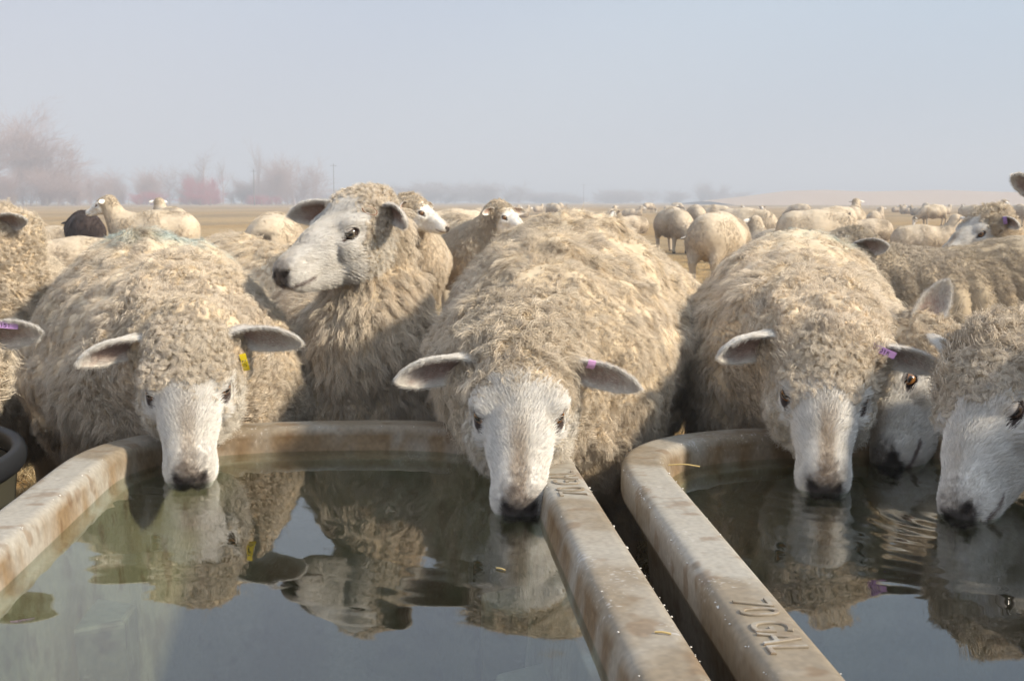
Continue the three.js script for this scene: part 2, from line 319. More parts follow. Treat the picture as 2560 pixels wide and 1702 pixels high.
function headLook(p, dir, up = V(0, 1, 0), s = 1) {                     // head whose point between the eyes is p, nose along dir
  const z = dir.clone().normalize(), y = up.clone().addScaledVector(z, -up.dot(z)).normalize(), x = V().crossVectors(y, z);
  const m = new THREE.Matrix4().makeBasis(x.multiplyScalar(s), y.multiplyScalar(s), z.multiplyScalar(s)), o = V(0, 0.012, 0.1).applyMatrix4(m);
  return m.setPosition(p.x - o.x, p.y - o.y, p.z - o.z);
}

/* o: rump, shoulder [x, z] in the world; back height; girth; head (Matrix4, world); name, label, group;
   wool: locks per square metre; cell: mesh cell; look: colours and habits of the fleece */
function makeSheep(o) {
  const root = new THREE.Group(); root.name = numbered('sheep'); scene.add(root);
  tag(root, o.label, 'sheep', o.group);
  const sh = V(o.shoulder[0], 0, o.shoulder[1]), ru = V(o.rump[0], 0, o.rump[1]), fw = V().subVectors(sh, ru), L = fw.length(); fw.normalize();
  const turn = Math.atan2(fw.x, fw.z);
  root.position.copy(sh).add(ru).multiplyScalar(0.5); root.rotation.y = turn; root.updateMatrixWorld(true);
  const inv = root.matrixWorld.clone().invert(), H = inv.clone().multiply(o.head), Hi = H.clone().invert();
  const g = o.girth ?? 0.28, bk = o.back ?? 0.88, wf = o.wide ?? 1, rng = rngOf(o.seed ?? 11), sd = (o.seed ?? 11) * 3.7, fold = o.fold ?? 1;
  const nape = V(0, -0.012, -0.035).applyMatrix4(H), S = [0, bk - g * 0.98, L / 2];
  const nk = o.neck ?? [0, -0.02, 0.10], neck0 = [nk[0], S[1] + nk[1], S[2] + nk[2]], mid = o.neckMid ? V(...o.neckMid).applyMatrix4(inv) : null;
  const lie = o.lie;
  const legs = lie ? [] : [[1, 1], [-1, 1], [1, -1], [-1, -1]].map(([sx, f]) => {
    const st = (o.stride ?? 0) * sx * f, fx = sx * 0.12;
    return f > 0 ? [[fx, bk - g * 1.5, L / 2 + 0.02], 0.085, [fx, 0.27, L / 2 + 0.03 + st], 0.043, [fx, 0.045, L / 2 + 0.01 + st], 0.028]
      : [[fx, bk - g * 1.4, -L / 2 - 0.05], 0.12, [fx, 0.30, -L / 2 - 0.19 + st], 0.045, [fx, 0.045, -L / 2 - 0.14 + st], 0.030];
  });
  const field = (x, y, z) => {
    const X = x / (wf * lerp(1.04, o.ridge ?? 0.86, sst(bk - g * 1.3, bk, y)));
    let d = cone(X, y, z, [0, bk - g, -L / 2], g * 0.97, [0, bk - g * 1.04, -L * 0.02], g * 1.04);
    d = smin(d, cone(X, y, z, [0, bk - g * 1.04, -L * 0.02], g * 1.04, S, g * 0.88), 0.08);
    d = smin(d, ell(x, y, z, [0, S[1] - 0.10, S[2] + 0.08], [0.15, 0.2, 0.15]), 0.10);
    const nr0 = o.neckR ?? 0.165, nr1 = o.napeR ?? 0.105;
    if (mid) { d = smin(d, cone(x, y, z, neck0, nr0, [mid.x, mid.y, mid.z], (nr0 + nr1) / 2), 0.10); d = smin(d, cone(x, y, z, [mid.x, mid.y, mid.z], (nr0 + nr1) / 2, [nape.x, nape.y, nape.z], nr1), 0.08); }
    else d = smin(d, cone(x, y, z, neck0, nr0, [nape.x, nape.y, nape.z], nr1), 0.12);
    const puff = o.puff ?? 0.011;
    if (d < 0.05 && d > -0.05 && puff) { const f = (o.puffScale ?? 21) * lerp(0.8, 1.25, noise(x * 4 + sd, y * 4, z * 4)), w = 0.25 * fbm(x * 14, y * 14 + sd, z * 14, 2); d += puff * lerp(0.5, 1.5, noise(x * 5, y * 5 + sd, z * 5)) * (clamp(cells(x * f + sd + w, y * f * 0.85 + w, z * f) * 1.25) ** 2 - 0.45); }
    if (d < 0.12 && d > -0.12) {                                       // uneven fleece
      d -= 0.030 * fold * (fbm(x * 9 + sd, y * 9, z * 9, 2) - 0.5) + 0.020 * fold * (fbm(x * 27 + sd, y * 27, z * 27, 2) - 0.5);
      if (o.ribs) d -= 0.026 * (Math.abs(Math.sin(z * 46 + 1.6 * noise(x * 6, y * 6, z * 6))) ** 0.6 - 0.6) * sst(bk - 0.02, bk - 0.16, y);
    }
    for (const [a, ra, b, rb, c, rc] of legs) { d = smin(d, cone(x, y, z, a, ra, b, rb), 0.05); d = smin(d, cone(x, y, z, b, rb * 0.9, c, rc), 0.02); d = smin(d, cone(x, y, z, c, rc * 1.1, [c[0], 0.012, c[2] + 0.015], rc * 1.15), 0.01); }
    return lie ? smax(d, -(y - 0.012), 0.03) : d;
  };
  const lo = [-g * wf - 0.08, -0.03, -L / 2 - g - 0.09], hi = [g * wf + 0.08, bk + 0.08, L / 2 + g + 0.12];
  for (const p of [nape, mid ?? nape]) [p.x, p.y, p.z].forEach((v, i) => { lo[i] = Math.min(lo[i], v - 0.2); hi[i] = Math.max(hi[i], v + 0.2); });
  lo[1] = Math.max(lo[1], -0.03);
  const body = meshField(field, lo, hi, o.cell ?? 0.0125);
  const W0 = o.wool ?? [0.68, 0.585, 0.455], DIRT = o.dirtColor ?? [0.34, 0.265, 0.185];
  const woolColor = (x, y, z) => {
    const a = fbm(x * 5 + sd, y * 5, z * 5, 3), b = fbm(x * 38 + sd, y * 38, z * 38, 2);
    let c = mixc(W0, [W0[0] * 1.12, W0[1] * 1.13, W0[2] * 1.16], sst(0.4, 0.7, a));
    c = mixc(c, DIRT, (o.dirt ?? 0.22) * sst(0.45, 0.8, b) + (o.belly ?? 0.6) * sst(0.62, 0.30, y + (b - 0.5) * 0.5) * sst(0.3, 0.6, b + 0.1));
    if (o.stain) c = mixc(c, [0.075, 0.058, 0.042], o.stain * sst(-L / 2 - 0.12, -L / 2 - 0.2, z) * sst(0.10, 0.05, Math.abs(x) + (b - 0.5) * 0.12) * sst(bk - 0.12, bk - 0.2, y));
    if (o.mark) { const q = o.mark, dd = Math.hypot((x - q[0]) * 1.0, (z - q[1]) * 0.6) + (b - 0.5) * 0.16; c = mixc(c, [0.42, 0.52, 0.52], sst(0.17, 0.05, dd) * sst(bk - 0.14, bk - 0.05, y) * 0.85); }
    return c;
  };
  const P = body.attributes.position, col = new Float32Array(P.count * 3);
  for (let i = 0; i < P.count; i++) {
    const x = P.getX(i), y = P.getY(i), z = P.getZ(i); let c = woolColor(x, y, z);
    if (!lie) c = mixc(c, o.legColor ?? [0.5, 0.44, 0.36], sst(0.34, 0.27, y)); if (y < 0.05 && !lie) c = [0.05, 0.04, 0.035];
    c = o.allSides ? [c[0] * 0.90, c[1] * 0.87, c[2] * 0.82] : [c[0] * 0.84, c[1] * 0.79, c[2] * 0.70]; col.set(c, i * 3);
  }
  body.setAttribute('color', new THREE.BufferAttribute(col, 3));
  // head, ears
  const headWool = (x, y, z) => {                                      // where the head bears wool instead of hair
    const n = (fbm(x * 60 + sd, y * 60, z * 60, 2) - 0.5) * 0.05, top = o.cap ?? 0.075, ch = o.cheek ?? 0.065;
    const edge = lerp(ch, top, sst(-0.005, 0.03, y));
    return sst(edge + 0.022, edge - 0.022, z + n) * sst(0.024, 0.032, eyeRadius(Math.abs(x), y, z));
  };
  const hs = o.headGeo ?? headGeometry('fine'), hg = hs.clone(), HP = hg.attributes.position, hc = new Float32Array(HP.count * 3), fo = { seed: sd, ...(o.face ?? {}) };
  for (let i = 0; i < HP.count; i++) { const x = HP.getX(i), y = HP.getY(i), z = HP.getZ(i), w = headWool(x, y, z); hc.set(o.faceColor ?? mixc(faceColor(x, y, z, fo), [W0[0] * 0.84, W0[1] * 0.78, W0[2] * 0.66], w), i * 3); }
  hg.setAttribute('color', new THREE.BufferAttribute(hc, 3));
  const earL = earGeometry(1, { ...EAR, ...(o.ears ?? {}), ...(o.earL ?? {}) }), earR = earGeometry(-1, { ...EAR, ...(o.ears ?? {}), ...(o.earR ?? {}) });
  if (o.faceColor) for (const q of [earL, earR]) { const a = q.attributes.color; for (let i = 0; i < a.count; i++) a.setXYZ(i, ...o.faceColor); }
  const coat = new Coat(), hairGeos = new Set(LOCKS.hair), near = o.locks ?? 0;
  if (near) {
    const down = V(0, -1, 0), back = V(0, 0, -1), eye = V(0, CAM_Y, 0).applyMatrix4(inv), nrm = new THREE.Matrix3().getNormalMatrix(H), hv = V();
    scatter(body, (x, y, z, a, b, c) => {
      if (y < (lie ? 0.05 : 0.31)) return 0;
      hv.set(x, y, z).applyMatrix4(Hi); if (Math.abs(hv.x) < 0.12 && hv.z > -0.08 && hv.z < 0.3 && hv.y > -0.14 && hv.y < 0.12 && headField(hv.x, hv.y, hv.z) < -0.006) return 0;
      const k = ((eye.x - x) * a + (eye.y - y) * b + (eye.z - z) * c) / Math.hypot(eye.x - x, eye.y - y, eye.z - z);
      return o.allSides ? 1 : k < -0.45 ? 0.06 : k < -0.2 ? 0.5 : 1;
    }, near, rng, (p, n) => {
      const q1 = noise(p.x * 30 + sd, p.y * 30, p.z * 30) - 0.5, q2 = noise(p.x * 30, p.y * 30 + sd, p.z * 30 + 9) - 0.5, q3 = noise(p.x * 30 + 5, p.y * 30, p.z * 30 + sd) - 0.5;
      const front = sst(-0.1, 0.35, p.z - L / 2 + 0.1) , toHead = sst(0.30, 0.12, p.distanceTo(nape));
      const flow = V(n.x * 0.25 + q1 * 1.7, -0.7 + q2 * 1.4, -0.45 + q3 * 1.7).addScaledVector(down, front * (o.hang ?? 0.2));
      flow.addScaledVector(n, -flow.dot(n)).normalize();
      const curly = clamp((o.curly ?? 0.2) * (0.25 + 1.1 * front) + toHead * (o.ruff ?? 0.6) + (noise(p.x * 7 + sd, p.y * 7, p.z * 7) - 0.55) * 0.4), dirty = (o.tips ?? 0.25) * sst(bk - 0.28, bk - 0.05, p.y) * (1 - front);
      const u = rng(); let kind, len, wd, up;
      if (u < curly) { kind = LOCKS.curl; len = lerp(0.022, 0.040, rng()); wd = len * 0.95; up = 0.65; }
      else if (u < curly + dirty) { kind = LOCKS.dirty; len = lerp(0.040, 0.062, rng()); wd = len * 0.6; up = 0.5; }
      else if (rng() < 0.35 + front * (o.hang ?? 0.2)) { kind = LOCKS.hang; len = lerp(0.040, 0.075, rng()); wd = len * 0.62; up = 0.40; }
      else { kind = LOCKS.fine; len = lerp(0.032, 0.064, rng()); wd = len * 0.68; up = 0.46; }
      const vary = (o.lockLen ?? 1) * lerp(0.78, 1.4, sst(0.25, 0.75, noise(p.x * 6 + sd, p.y * 6 + 3, p.z * 6))); len *= vary * lerp(0.8, 1, Math.max(front, toHead)); wd *= vary;
      if (rng() < (o.wisps ?? 0.014)) { kind = LOCKS.wisp; len = lerp(0.05, 0.085, rng()) * (o.lockLen ?? 1); wd = len * 0.7; up = 0.9; }
      const ax = n.clone().multiplyScalar((up + 0.25 * rng()) * (o.allSides ? 1 : lerp(0.68, 1, Math.max(front, toHead)))).add(flow).add(V(rng() - 0.5, rng() - 0.5, rng() - 0.5).multiplyScalar(0.5));
      const lean = u < curly ? V(rng() - 0.5, rng() - 0.5, rng() - 0.5) : V(0, -1, 0).addScaledVector(flow, 0.5);
      const c = woolColor(p.x, p.y, p.z), t = lerp(0.85, 1.15, rng());
      coat.add(kind[Math.floor(rng() * kind.length)], lockMatrix(p.addScaledVector(n, -0.006), ax, lean, len, wd), [c[0] * t, c[1] * t, c[2] * t]);
    });
    // head: wool on crown and cheeks, short hair on the face
    const toLocal = (p, n) => { p.applyMatrix4(H); n.applyMatrix3(nrm).normalize(); };
    const backH = V(0, 0, -1).transformDirection(H), upH = V(0, 1, 0).transformDirection(H);
    scatter(hs, headWool, near * (o.headWoolMul ?? 1.6), rng, (p, n) => {
      const curly = rng() < (p.y < -0.02 ? 0.25 : o.capCurl ?? 0.8), c0 = woolColor(p.x * 3, 0.70 + p.y * 0.05, p.z * 3), t = lerp(0.88, 1.18, rng()), low = p.y < -0.01; toLocal(p, n);
      const c = mixc(c0, [0.76, 0.71, 0.625], low ? 0.8 : 0.2), flow = backH.clone().multiplyScalar(low ? 0.9 : 0.3).addScaledVector(down, low ? 0.35 : 0.2).add(V(rng() - 0.5, rng() - 0.5, rng() - 0.5).multiplyScalar(0.8));
      const kind = curly ? LOCKS.curl : LOCKS.fine, len = (curly ? lerp(0.014, 0.026, rng()) : lerp(0.014, 0.028, rng())) * (low ? o.cheekLen ?? 0.85 : o.capLen ?? 1);
      coat.add(kind[Math.floor(rng() * 3)], lockMatrix(p.addScaledVector(n, -0.003), n.clone().multiplyScalar(curly ? 0.8 : 0.45).add(flow), curly ? V(rng() - 0.5, rng() - 0.5, rng() - 0.5) : down, len, len * 0.95), [c[0] * t, c[1] * t, c[2] * t]);
    });
    const hair = (geo, weight, dens, l0, l1, lift) => scatter(geo, weight, dens, rng, (p, n, i) => {
      const A = geo.attributes.color, c = geo === hg ? faceColor(p.x, p.y, p.z, fo) : [A.getX(i), A.getY(i), A.getZ(i)], t = lerp(0.82, 1.12, rng()), z = p.z;
      const side = V(p.x * 2, 0, 0).transformDirection(H); toLocal(p, n);
      const flow = geo === hg ? backH.clone().addScaledVector(side, 0.15).add(V(rng() - 0.5, rng() - 0.5, rng() - 0.5).multiplyScalar(0.5)) : V(p.x, p.y, p.z).sub(nape).normalize().add(V(rng() - 0.5, rng() - 0.5, rng() - 0.5).multiplyScalar(0.5));
      flow.addScaledVector(n, -flow.dot(n)).normalize();
      const len = lerp(l0, l1, rng()) * (geo === hg ? lerp(1, 0.55, sst(0.15, 0.26, z)) : 1);
      coat.add(LOCKS.hair[0], lockMatrix(p, n.multiplyScalar(lift).add(flow), down, len, len * 0.8), [c[0] * t, c[1] * t, c[2] * t]);
    });
    const fd = o.hairs ?? 130000;
    hair(hg, (x, y, z) => { const w = 1 - headWool(x, y, z), er = eyeRadius(Math.abs(x), y, z), nose = Math.hypot(x * 0.75, y + 0.044, z - 0.281); return er < 0.0225 || nose < 0.014 ? 0 : w; }, fd, 0.010, 0.019, 0.32);
    for (const e of [earL, earR]) hair(e, () => 1, fd * 0.7, 0.006, 0.012, 0.35);
  }
  hg.applyMatrix4(H); earL.applyMatrix4(H); earR.applyMatrix4(H);
  for (const q of [body, hg, earL, earR]) q.deleteAttribute('uv');
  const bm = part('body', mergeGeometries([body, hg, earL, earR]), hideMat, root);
  for (const s of [1, -1]) {
    const eg = new THREE.SphereGeometry(0.0160, 28, 20), ec = new Float32Array(eg.attributes.position.count * 3), dir = V(s * 0.75, 0.02, 0.66).normalize(), q = V();
    for (let i = 0; i < eg.attributes.position.count; i++) {
      q.fromBufferAttribute(eg.attributes.position, i).normalize(); const d = Math.acos(clamp(q.dot(dir), -1, 1)), u = q.y, w = q.clone().cross(dir).y;
      let c = [0.30, 0.13, 0.035]; if (d > 0.72) c = [0.035, 0.022, 0.018]; if (Math.abs(u) < 0.16 && Math.abs(w) < 0.42 && d < 0.6) c = [0.006, 0.005, 0.005]; if (o.darkEye && c[0] > 0.2) c = [0.06, 0.032, 0.018]; if (o.paleEye && d < 0.72 && c[0] > 0.2) c = [0.15, 0.12, 0.085]; ec.set(c, i * 3);
    }
    eg.setAttribute('color', new THREE.BufferAttribute(ec, 3)); eg.deleteAttribute('uv'); eg.translate(s * 0.0565, 0.009, 0.0955); eg.applyMatrix4(H);
    if (near || o.eyes) part('eye', eg, eyeMat, root);
    if (near && !o.allSides) {                                          // upper lid with a dark edge
      const th = o.lid ?? 1.16, lg = new THREE.SphereGeometry(0.0170, 26, 12, 0, Math.PI * 2, 0, th), lc = new Float32Array(lg.attributes.position.count * 3), pole = V(EYE_UP.x * s, EYE_UP.y, EYE_UP.z).addScaledVector(V(EYE_OUT.x * s, EYE_OUT.y, EYE_OUT.z), 0.16).normalize();
      for (let i = 0; i < lg.attributes.position.count; i++) { const a = Math.acos(clamp(lg.attributes.position.getY(i) / 0.0170, -1, 1)); lc.set(mixc([0.50, 0.45, 0.41], [0.03, 0.022, 0.02], sst(th - 0.28, th - 0.12, a)), i * 3); }
      lg.setAttribute('color', new THREE.BufferAttribute(lc, 3)); lg.deleteAttribute('uv'); lg.applyQuaternion(new THREE.Quaternion().setFromUnitVectors(V(0, 1, 0), pole)); lg.translate(s * 0.0565, 0.009, 0.0955); lg.applyMatrix4(H); part('eyelid', lg, hideMat, root);
    }
  }
  coat.build(root, (geo) => hairGeos.has(geo) ? 'face_hair' : 'fleece');
  root.userData.H = undefined; delete root.userData.H;
  shade(root); root.headMatrix = H;
  return root;
}
// ---------------------------------------------------------------- the field, the mud, hills
{
  const N = 160, pos = [], col = [], uv = [], idx = [];
  for (let j = 0; j <= N; j++) for (let i = 0; i <= N; i++) {          // finer towards the camera
    const a = (i / N) * 2 - 1, b = (j / N) * 2 - 1, x = Math.sign(a) * Math.abs(a) ** 3 * 1300, z = Math.sign(b) * Math.abs(b) ** 3 * 1300;
    const r = Math.hypot(x, z), y = r < 6 ? 0 : (fbm(x * 0.05, 3, z * 0.05, 3) - 0.5) * 0.25 * sst(6, 40, r);
    const n = fbm(x * 0.11 + 3, 1, z * 0.11, 3), m = fbm(x * 0.9, 4, z * 0.9, 2), e = sst(0.42, 0.62, n);
    let c = mixc([0.46, 0.295, 0.115], [0.52, 0.36, 0.175], e); c = mixc(c, [0.25, 0.185, 0.105], sst(0.5, 0.75, m) * 0.6);
    pos.push(x, y - 0.004, z); col.push(...c); uv.push(x / 3, z / 3);
  }
  for (let j = 0; j < N; j++) for (let i = 0; i < N; i++) { const a = j * (N + 1) + i, b = a + 1, c = a + N + 1, d = c + 1; idx.push(a, c, b, b, c, d); }
  const map = texture(512, 512, (u, v) => { const n = pfbm(u, v, 8, 1, 5), f = pnoise(u, v, 256, 9), t = 0.62 + 0.55 * (n - 0.5) + 0.5 * (f - 0.5); return [t, t * 0.98, t * 0.95]; }, true);
  const bump = texture(512, 512, (u, v) => { const t = 0.6 * pfbm(u, v, 16, 21, 4) + 0.4 * pnoise(u, v, 200, 5); return [t, t, t]; });
  structure('field_ground', geoOf(pos, idx, col, uv), new THREE.MeshStandardMaterial({ color: new THREE.Color(1.2, 1.2, 1.2), vertexColors: true, map, bumpMap: bump, bumpScale: 0.04, roughness: 1 }));
}
const mudHeight = (x, z) => 0.012 + 0.05 * (fbm(x * 9, 2, z * 9, 3) - 0.45) + 0.022 * (fbm(x * 34, 5, z * 34, 2) - 0.5);
{                                                                       // trodden wet ground round the tanks
  const N = 150, pos = [], col = [], idx = [], x0 = -1.7, x1 = 1.9, z0 = -2.75, z1 = 0.2;
  for (let j = 0; j <= N; j++) for (let i = 0; i <= N; i++) {
    const x = lerp(x0, x1, i / N), z = lerp(z0, z1, j / N), e = Math.min(x - x0, x1 - x, z - z0, z1 - z), y = lerp(-0.03, mudHeight(x, z), sst(0, 0.3, e + (fbm(x * 5, 1, z * 5, 2) - 0.5) * 0.2));
    const n = fbm(x * 14, 7, z * 14, 3); pos.push(x, y, z); col.push(...mixc([0.035, 0.026, 0.018], [0.13, 0.092, 0.055], sst(0.4, 0.7, n)));
  }
  for (let j = 0; j < N; j++) for (let i = 0; i < N; i++) { const a = j * (N + 1) + i, b = a + 1, c = a + N + 1, d = c + 1; idx.push(a, c, b, b, c, d); }
  structure('mud_ground', geoOf(pos, idx, col), new THREE.MeshStandardMaterial({ color: 0xffffff, vertexColors: true, roughness: 0.2 }));
}
{                                                                       // low bare hills along the horizon
  const strip = (name, pts, depth, c) => {
    const pos = [], idx = [], n = pts.length, R = 8;
    for (let i = 0; i < n; i++) for (let k = 0; k <= R; k++) { const t = k / R, s = Math.sin(t * Math.PI), [x, z, h] = pts[i]; pos.push(x, h * s * s - 0.2 + (fbm(x * 0.03, k, z * 0.02, 2) - 0.5) * 0.4 * s, z + depth / 2 - depth * t); }
    for (let i = 0; i < n - 1; i++) for (let k = 0; k < R; k++) { const a = i * (R + 1) + k, b = a + R + 1; idx.push(a, b, a + 1, b, b + 1, a + 1); }
    structure(name, geoOf(pos, idx), new THREE.MeshStandardMaterial({ color: new THREE.Color(...c), roughness: 1, side: THREE.DoubleSide }));
  };
  const D = 360, ridge = [];
  for (const [px, py] of [[1750, 503], [1850, 492], [1960, 478], [2060, 475], [2160, 479], [2260, 476], [2340, 474], [2440, 478], [2560, 481], [2750, 478], [3000, 484], [3300, 500]]) ridge.push([gx(px, D), -D, Math.max(0.1, (505 - py) * D / F + 0.9)]);
  strip('hill', ridge, 150, [0.48, 0.33, 0.21]);
}

// ---------------------------------------------------------------- bare trees along the far edge of the field
function limbMesh(list) {                                               // {a, b, ra, rb}
  const pos = [], nor = [], idx = [];
  for (const { a, b, ra, rb, k } of list) {
    const t = V().subVectors(b, a).normalize(), s = V(t.y, t.z, t.x).cross(t).normalize(), u = V().crossVectors(t, s), b0 = pos.length / 3;
    for (const [p, r] of [[a, ra], [b, rb]]) for (let i = 0; i < k; i++) { const q = i / k * 6.283, d = V().addScaledVector(s, Math.cos(q)).addScaledVector(u, Math.sin(q)); pos.push(p.x + d.x * r, p.y + d.y * r, p.z + d.z * r); nor.push(d.x, d.y, d.z); }
    for (let i = 0; i < k; i++) { const j = (i + 1) % k; idx.push(b0 + i, b0 + j, b0 + k + i, b0 + j, b0 + k + j, b0 + k + i); }
  }
  return geoOf(pos, idx, null, null, nor);
}
function treeShape(seed, o) {                                           // height 1; returns trunk and crown geometry
  const r = rngOf(seed), trunks = [], crown = []; let trunk;
  const grow = (p, d, len, rad, lev) => {
    const n = lev < 2 ? 4 : 2; let q = p.clone(), dir = d.clone(), rr = rad;
    for (let i = 0; i < n; i++) {
      dir.add(V(r() - 0.5, (r() - 0.4) * (o.up ?? 0.6), r() - 0.5).multiplyScalar(0.32)).normalize();
      const e = q.clone().addScaledVector(dir, len / n), r2 = Math.max(rad * (1 - 0.7 * (i + 1) / n), o.twig);
      (lev < (o.trunkLevels ?? 2) ? trunk : crown).push({ a: q.clone(), b: e, ra: rr, rb: r2, k: lev < 2 ? 6 : 3 });
      if (lev < o.levels) { const kids = lev === 0 ? (i < (o.clear ?? 1) ? 0 : o.kids) : Math.ceil(o.kids * 0.6); for (let k = 0; k < kids; k++) { const az = r() * 6.283, sp = lerp(0.35, 0.95, r()) * (o.spread ?? 1), side = V(Math.cos(az), 0, Math.sin(az)).addScaledVector(dir, -(Math.cos(az) * dir.x + Math.sin(az) * dir.z)).normalize(); grow(q.clone().lerp(e, r()), dir.clone().addScaledVector(side, sp).normalize(), len * lerp(0.42, 0.72, r()), Math.max(r2 * 0.62, o.twig), lev + 1); } }
      q = e; rr = r2;
    }
  };
  for (let s = 0; s < (o.stems ?? 1); s++) { trunks.push(trunk = []); const a = r() * 6.283, t = (o.stems ?? 1) > 1 ? lerp(0.1, 0.6, r()) : 0.06; grow(V(Math.cos(a) * 0.05 * (o.stems ?? 1) * r(), 0, Math.sin(a) * 0.05 * (o.stems ?? 1) * r()), V(Math.cos(a) * t, 1, Math.sin(a) * t).normalize(), (o.stems ?? 1) > 1 ? lerp(0.35, 0.62, r()) : 0.62, o.rad ?? 0.02, 0); }
  return [...trunks.map(limbMesh), limbMesh(crown)];
}
const TREES = {
  tall: [41, 42, 43].map((s) => treeShape(s, { levels: 4, kids: 4, twig: 0.0005, rad: 0.024, spread: 0.9, up: 0.9, clear: 1 })),
  bush: [51, 52, 53].map((s) => treeShape(s, { levels: 3, kids: 5, twig: 0.0006, rad: 0.007, stems: 11, spread: 0.9, clear: 0, up: 0.7, trunkLevels: 1 })),
  lone: [61, 62].map((s) => treeShape(s, { levels: 4, kids: 3, twig: 0.0006, rad: 0.026, spread: 0.8, up: 0.9, clear: 2 })),
};
const bark = [[0.42, 0.275, 0.225], [0.40, 0.28, 0.24], [0.38, 0.30, 0.27], [0.46, 0.09, 0.09]].map((c) => new THREE.MeshStandardMaterial({ color: new THREE.Color(...c), roughness: 1 }));
function tree(kind, variant, px, D, wpx, top, mat, name, label, group, turn = 0) {   // top: photo height of the crown, wpx: its breadth
  const g = new THREE.Group(); g.name = numbered(name); scene.add(g);
  const shape = TREES[kind][variant], h = (505 - top) * D / F + 0.95;
  for (const q of shape) q.computeBoundingBox();
  const bb = shape[0].boundingBox.clone(); for (const q of shape) bb.union(q.boundingBox); const crown = shape[shape.length - 1], sy = h / bb.max.y, sx = wpx * D / F / (bb.max.x - bb.min.x);
  g.position.set(gx(px, D), -0.1, -D); g.scale.set(sx, sy, sx); g.rotation.y = turn;
  shape.slice(0, -1).forEach((q) => part(kind === 'bush' ? 'stem' : 'trunk', q, bark[mat], g)); part('crown', crown, bark[mat], g);
  tag(g, label, kind === 'bush' ? 'bush' : 'tree', group); shade(g);
}
{
  const wood = 'bare trees and bushes along the edge of the field', far = 'far hazy bushes on the horizon';
  tree('tall', 0, 30, 256, 330, 238, 0, 'bare_tree', 'tallest bare reddish tree, at the left edge of the field', wood, 0);
  tree('tall', 1, 130, 262, 260, 280, 0, 'bare_tree', 'tall bare tree just right of the tallest reddish tree', wood, 1);
  tree('tall', 2, -60, 248, 280, 270, 0, 'bare_tree', 'tall bare tree cut off by the left picture edge', wood, 2);
  tree('tall', 0, 205, 270, 200, 345, 0, 'bare_tree', 'lower bare tree sloping down at the right of the tall grove', wood, 2.3);
  tree('bush', 0, 90, 243, 341, 390, 0, 'bare_bush', 'leafless reddish thicket under the tallest trees', wood, 0);
  tree('bush', 1, 220, 259, 186, 420, 0, 'bare_bush', 'leafless thicket at the foot of the grove beside the gap', wood, 0);
  tree('bush', 2, -40, 243, 310, 400, 0, 'bare_bush', 'leafless thicket at the left edge under the grove', wood, 0);
  tree('bush', 2, 345, 297, 202, 408, 0, 'bare_bush', 'rounded bare bush in the gap right of the tall grove', wood, 1);
  tree('bush', 1, 440, 310, 186, 398, 1, 'bare_bush', 'bare bush left of the rounded dark tree', wood, 2);
  tree('lone', 0, 520, 302, 75, 352, 2, 'bare_tree', 'slim bare tree with a rounded dense crown', wood, 0.5);
  tree('lone', 1, 562, 302, 50, 385, 2, 'bare_tree', 'small spindly bare tree beside the rounded crown', wood, 0);
  tree('bush', 0, 515, 297, 140, 420, 3, 'bare_bush', 'reddish bush in front of the rounded bare tree', wood, 1);
  tree('lone', 1, 655, 319, 60, 335, 2, 'bare_tree', 'tallest lone bare tree with few branches', wood, 1.1);
  tree('bush', 2, 745, 313, 232, 370, 0, 'bare_bush', 'broad bare bush right of the tallest lone tree', wood, 0);
  tree('lone', 0, 740, 335, 90, 362, 2, 'bare_tree', 'thin bare tree rising out of the broad bush', wood, 2);
  tree('bush', 1, 640, 324, 170, 425, 1, 'bare_bush', 'low grey bush at the foot of the lone tree', wood, 0);
  tree('bush', 0, 375, 281, 140, 468, 3, 'red_shrub', 'low dark red shrub at the field edge, left one', wood, 0);
  tree('bush', 1, 520, 281, 155, 472, 3, 'red_shrub', 'low dark red shrub under the rounded bare tree', wood, 0);
  tree('bush', 2, 670, 286, 124, 480, 3, 'red_shrub', 'low dark red shrub under the broad bare bush', wood, 0);
  tree('bush', 0, 1080, 452, 326, 438, 2, 'far_bush', 'largest grey bush on the horizon behind the raised sheep head', far, 0);
  tree('bush', 1, 1010, 462, 232, 455, 2, 'far_bush', 'grey bush at the left end of the horizon row', far, 1);
  tree('bush', 2, 1250, 462, 232, 443, 2, 'far_bush', 'cone shaped grey bush on the horizon left of the middle', far, 0);
  tree('bush', 1, 1370, 546, 248, 472, 2, 'far_bush', 'faint low bushes on the horizon above the middle sheep', far, 0);
  tree('bush', 2, 1480, 556, 232, 478, 2, 'far_bush', 'faintest low bush in the middle of the horizon', far, 1);
  tree('bush', 0, 1555, 504, 170, 462, 2, 'far_bush', 'faint pale bush left of the round far bush', far, 2);
  tree('bush', 1, 1640, 525, 186, 466, 2, 'far_bush', 'low pale bush touching the round far bush', far, 2);
  tree('bush', 2, 1760, 514, 124, 444, 2, 'far_bush', 'round faint bush at the left foot of the hill', far, 2);
  tree('bush', 0, 1840, 536, 140, 468, 2, 'far_bush', 'last faint bush before the bare hill', far, 1);
  tree('bush', 1, 870, 399, 310, 465, 1, 'far_bush', 'low hazy bush behind the ear of the raised head', far, 1);
}
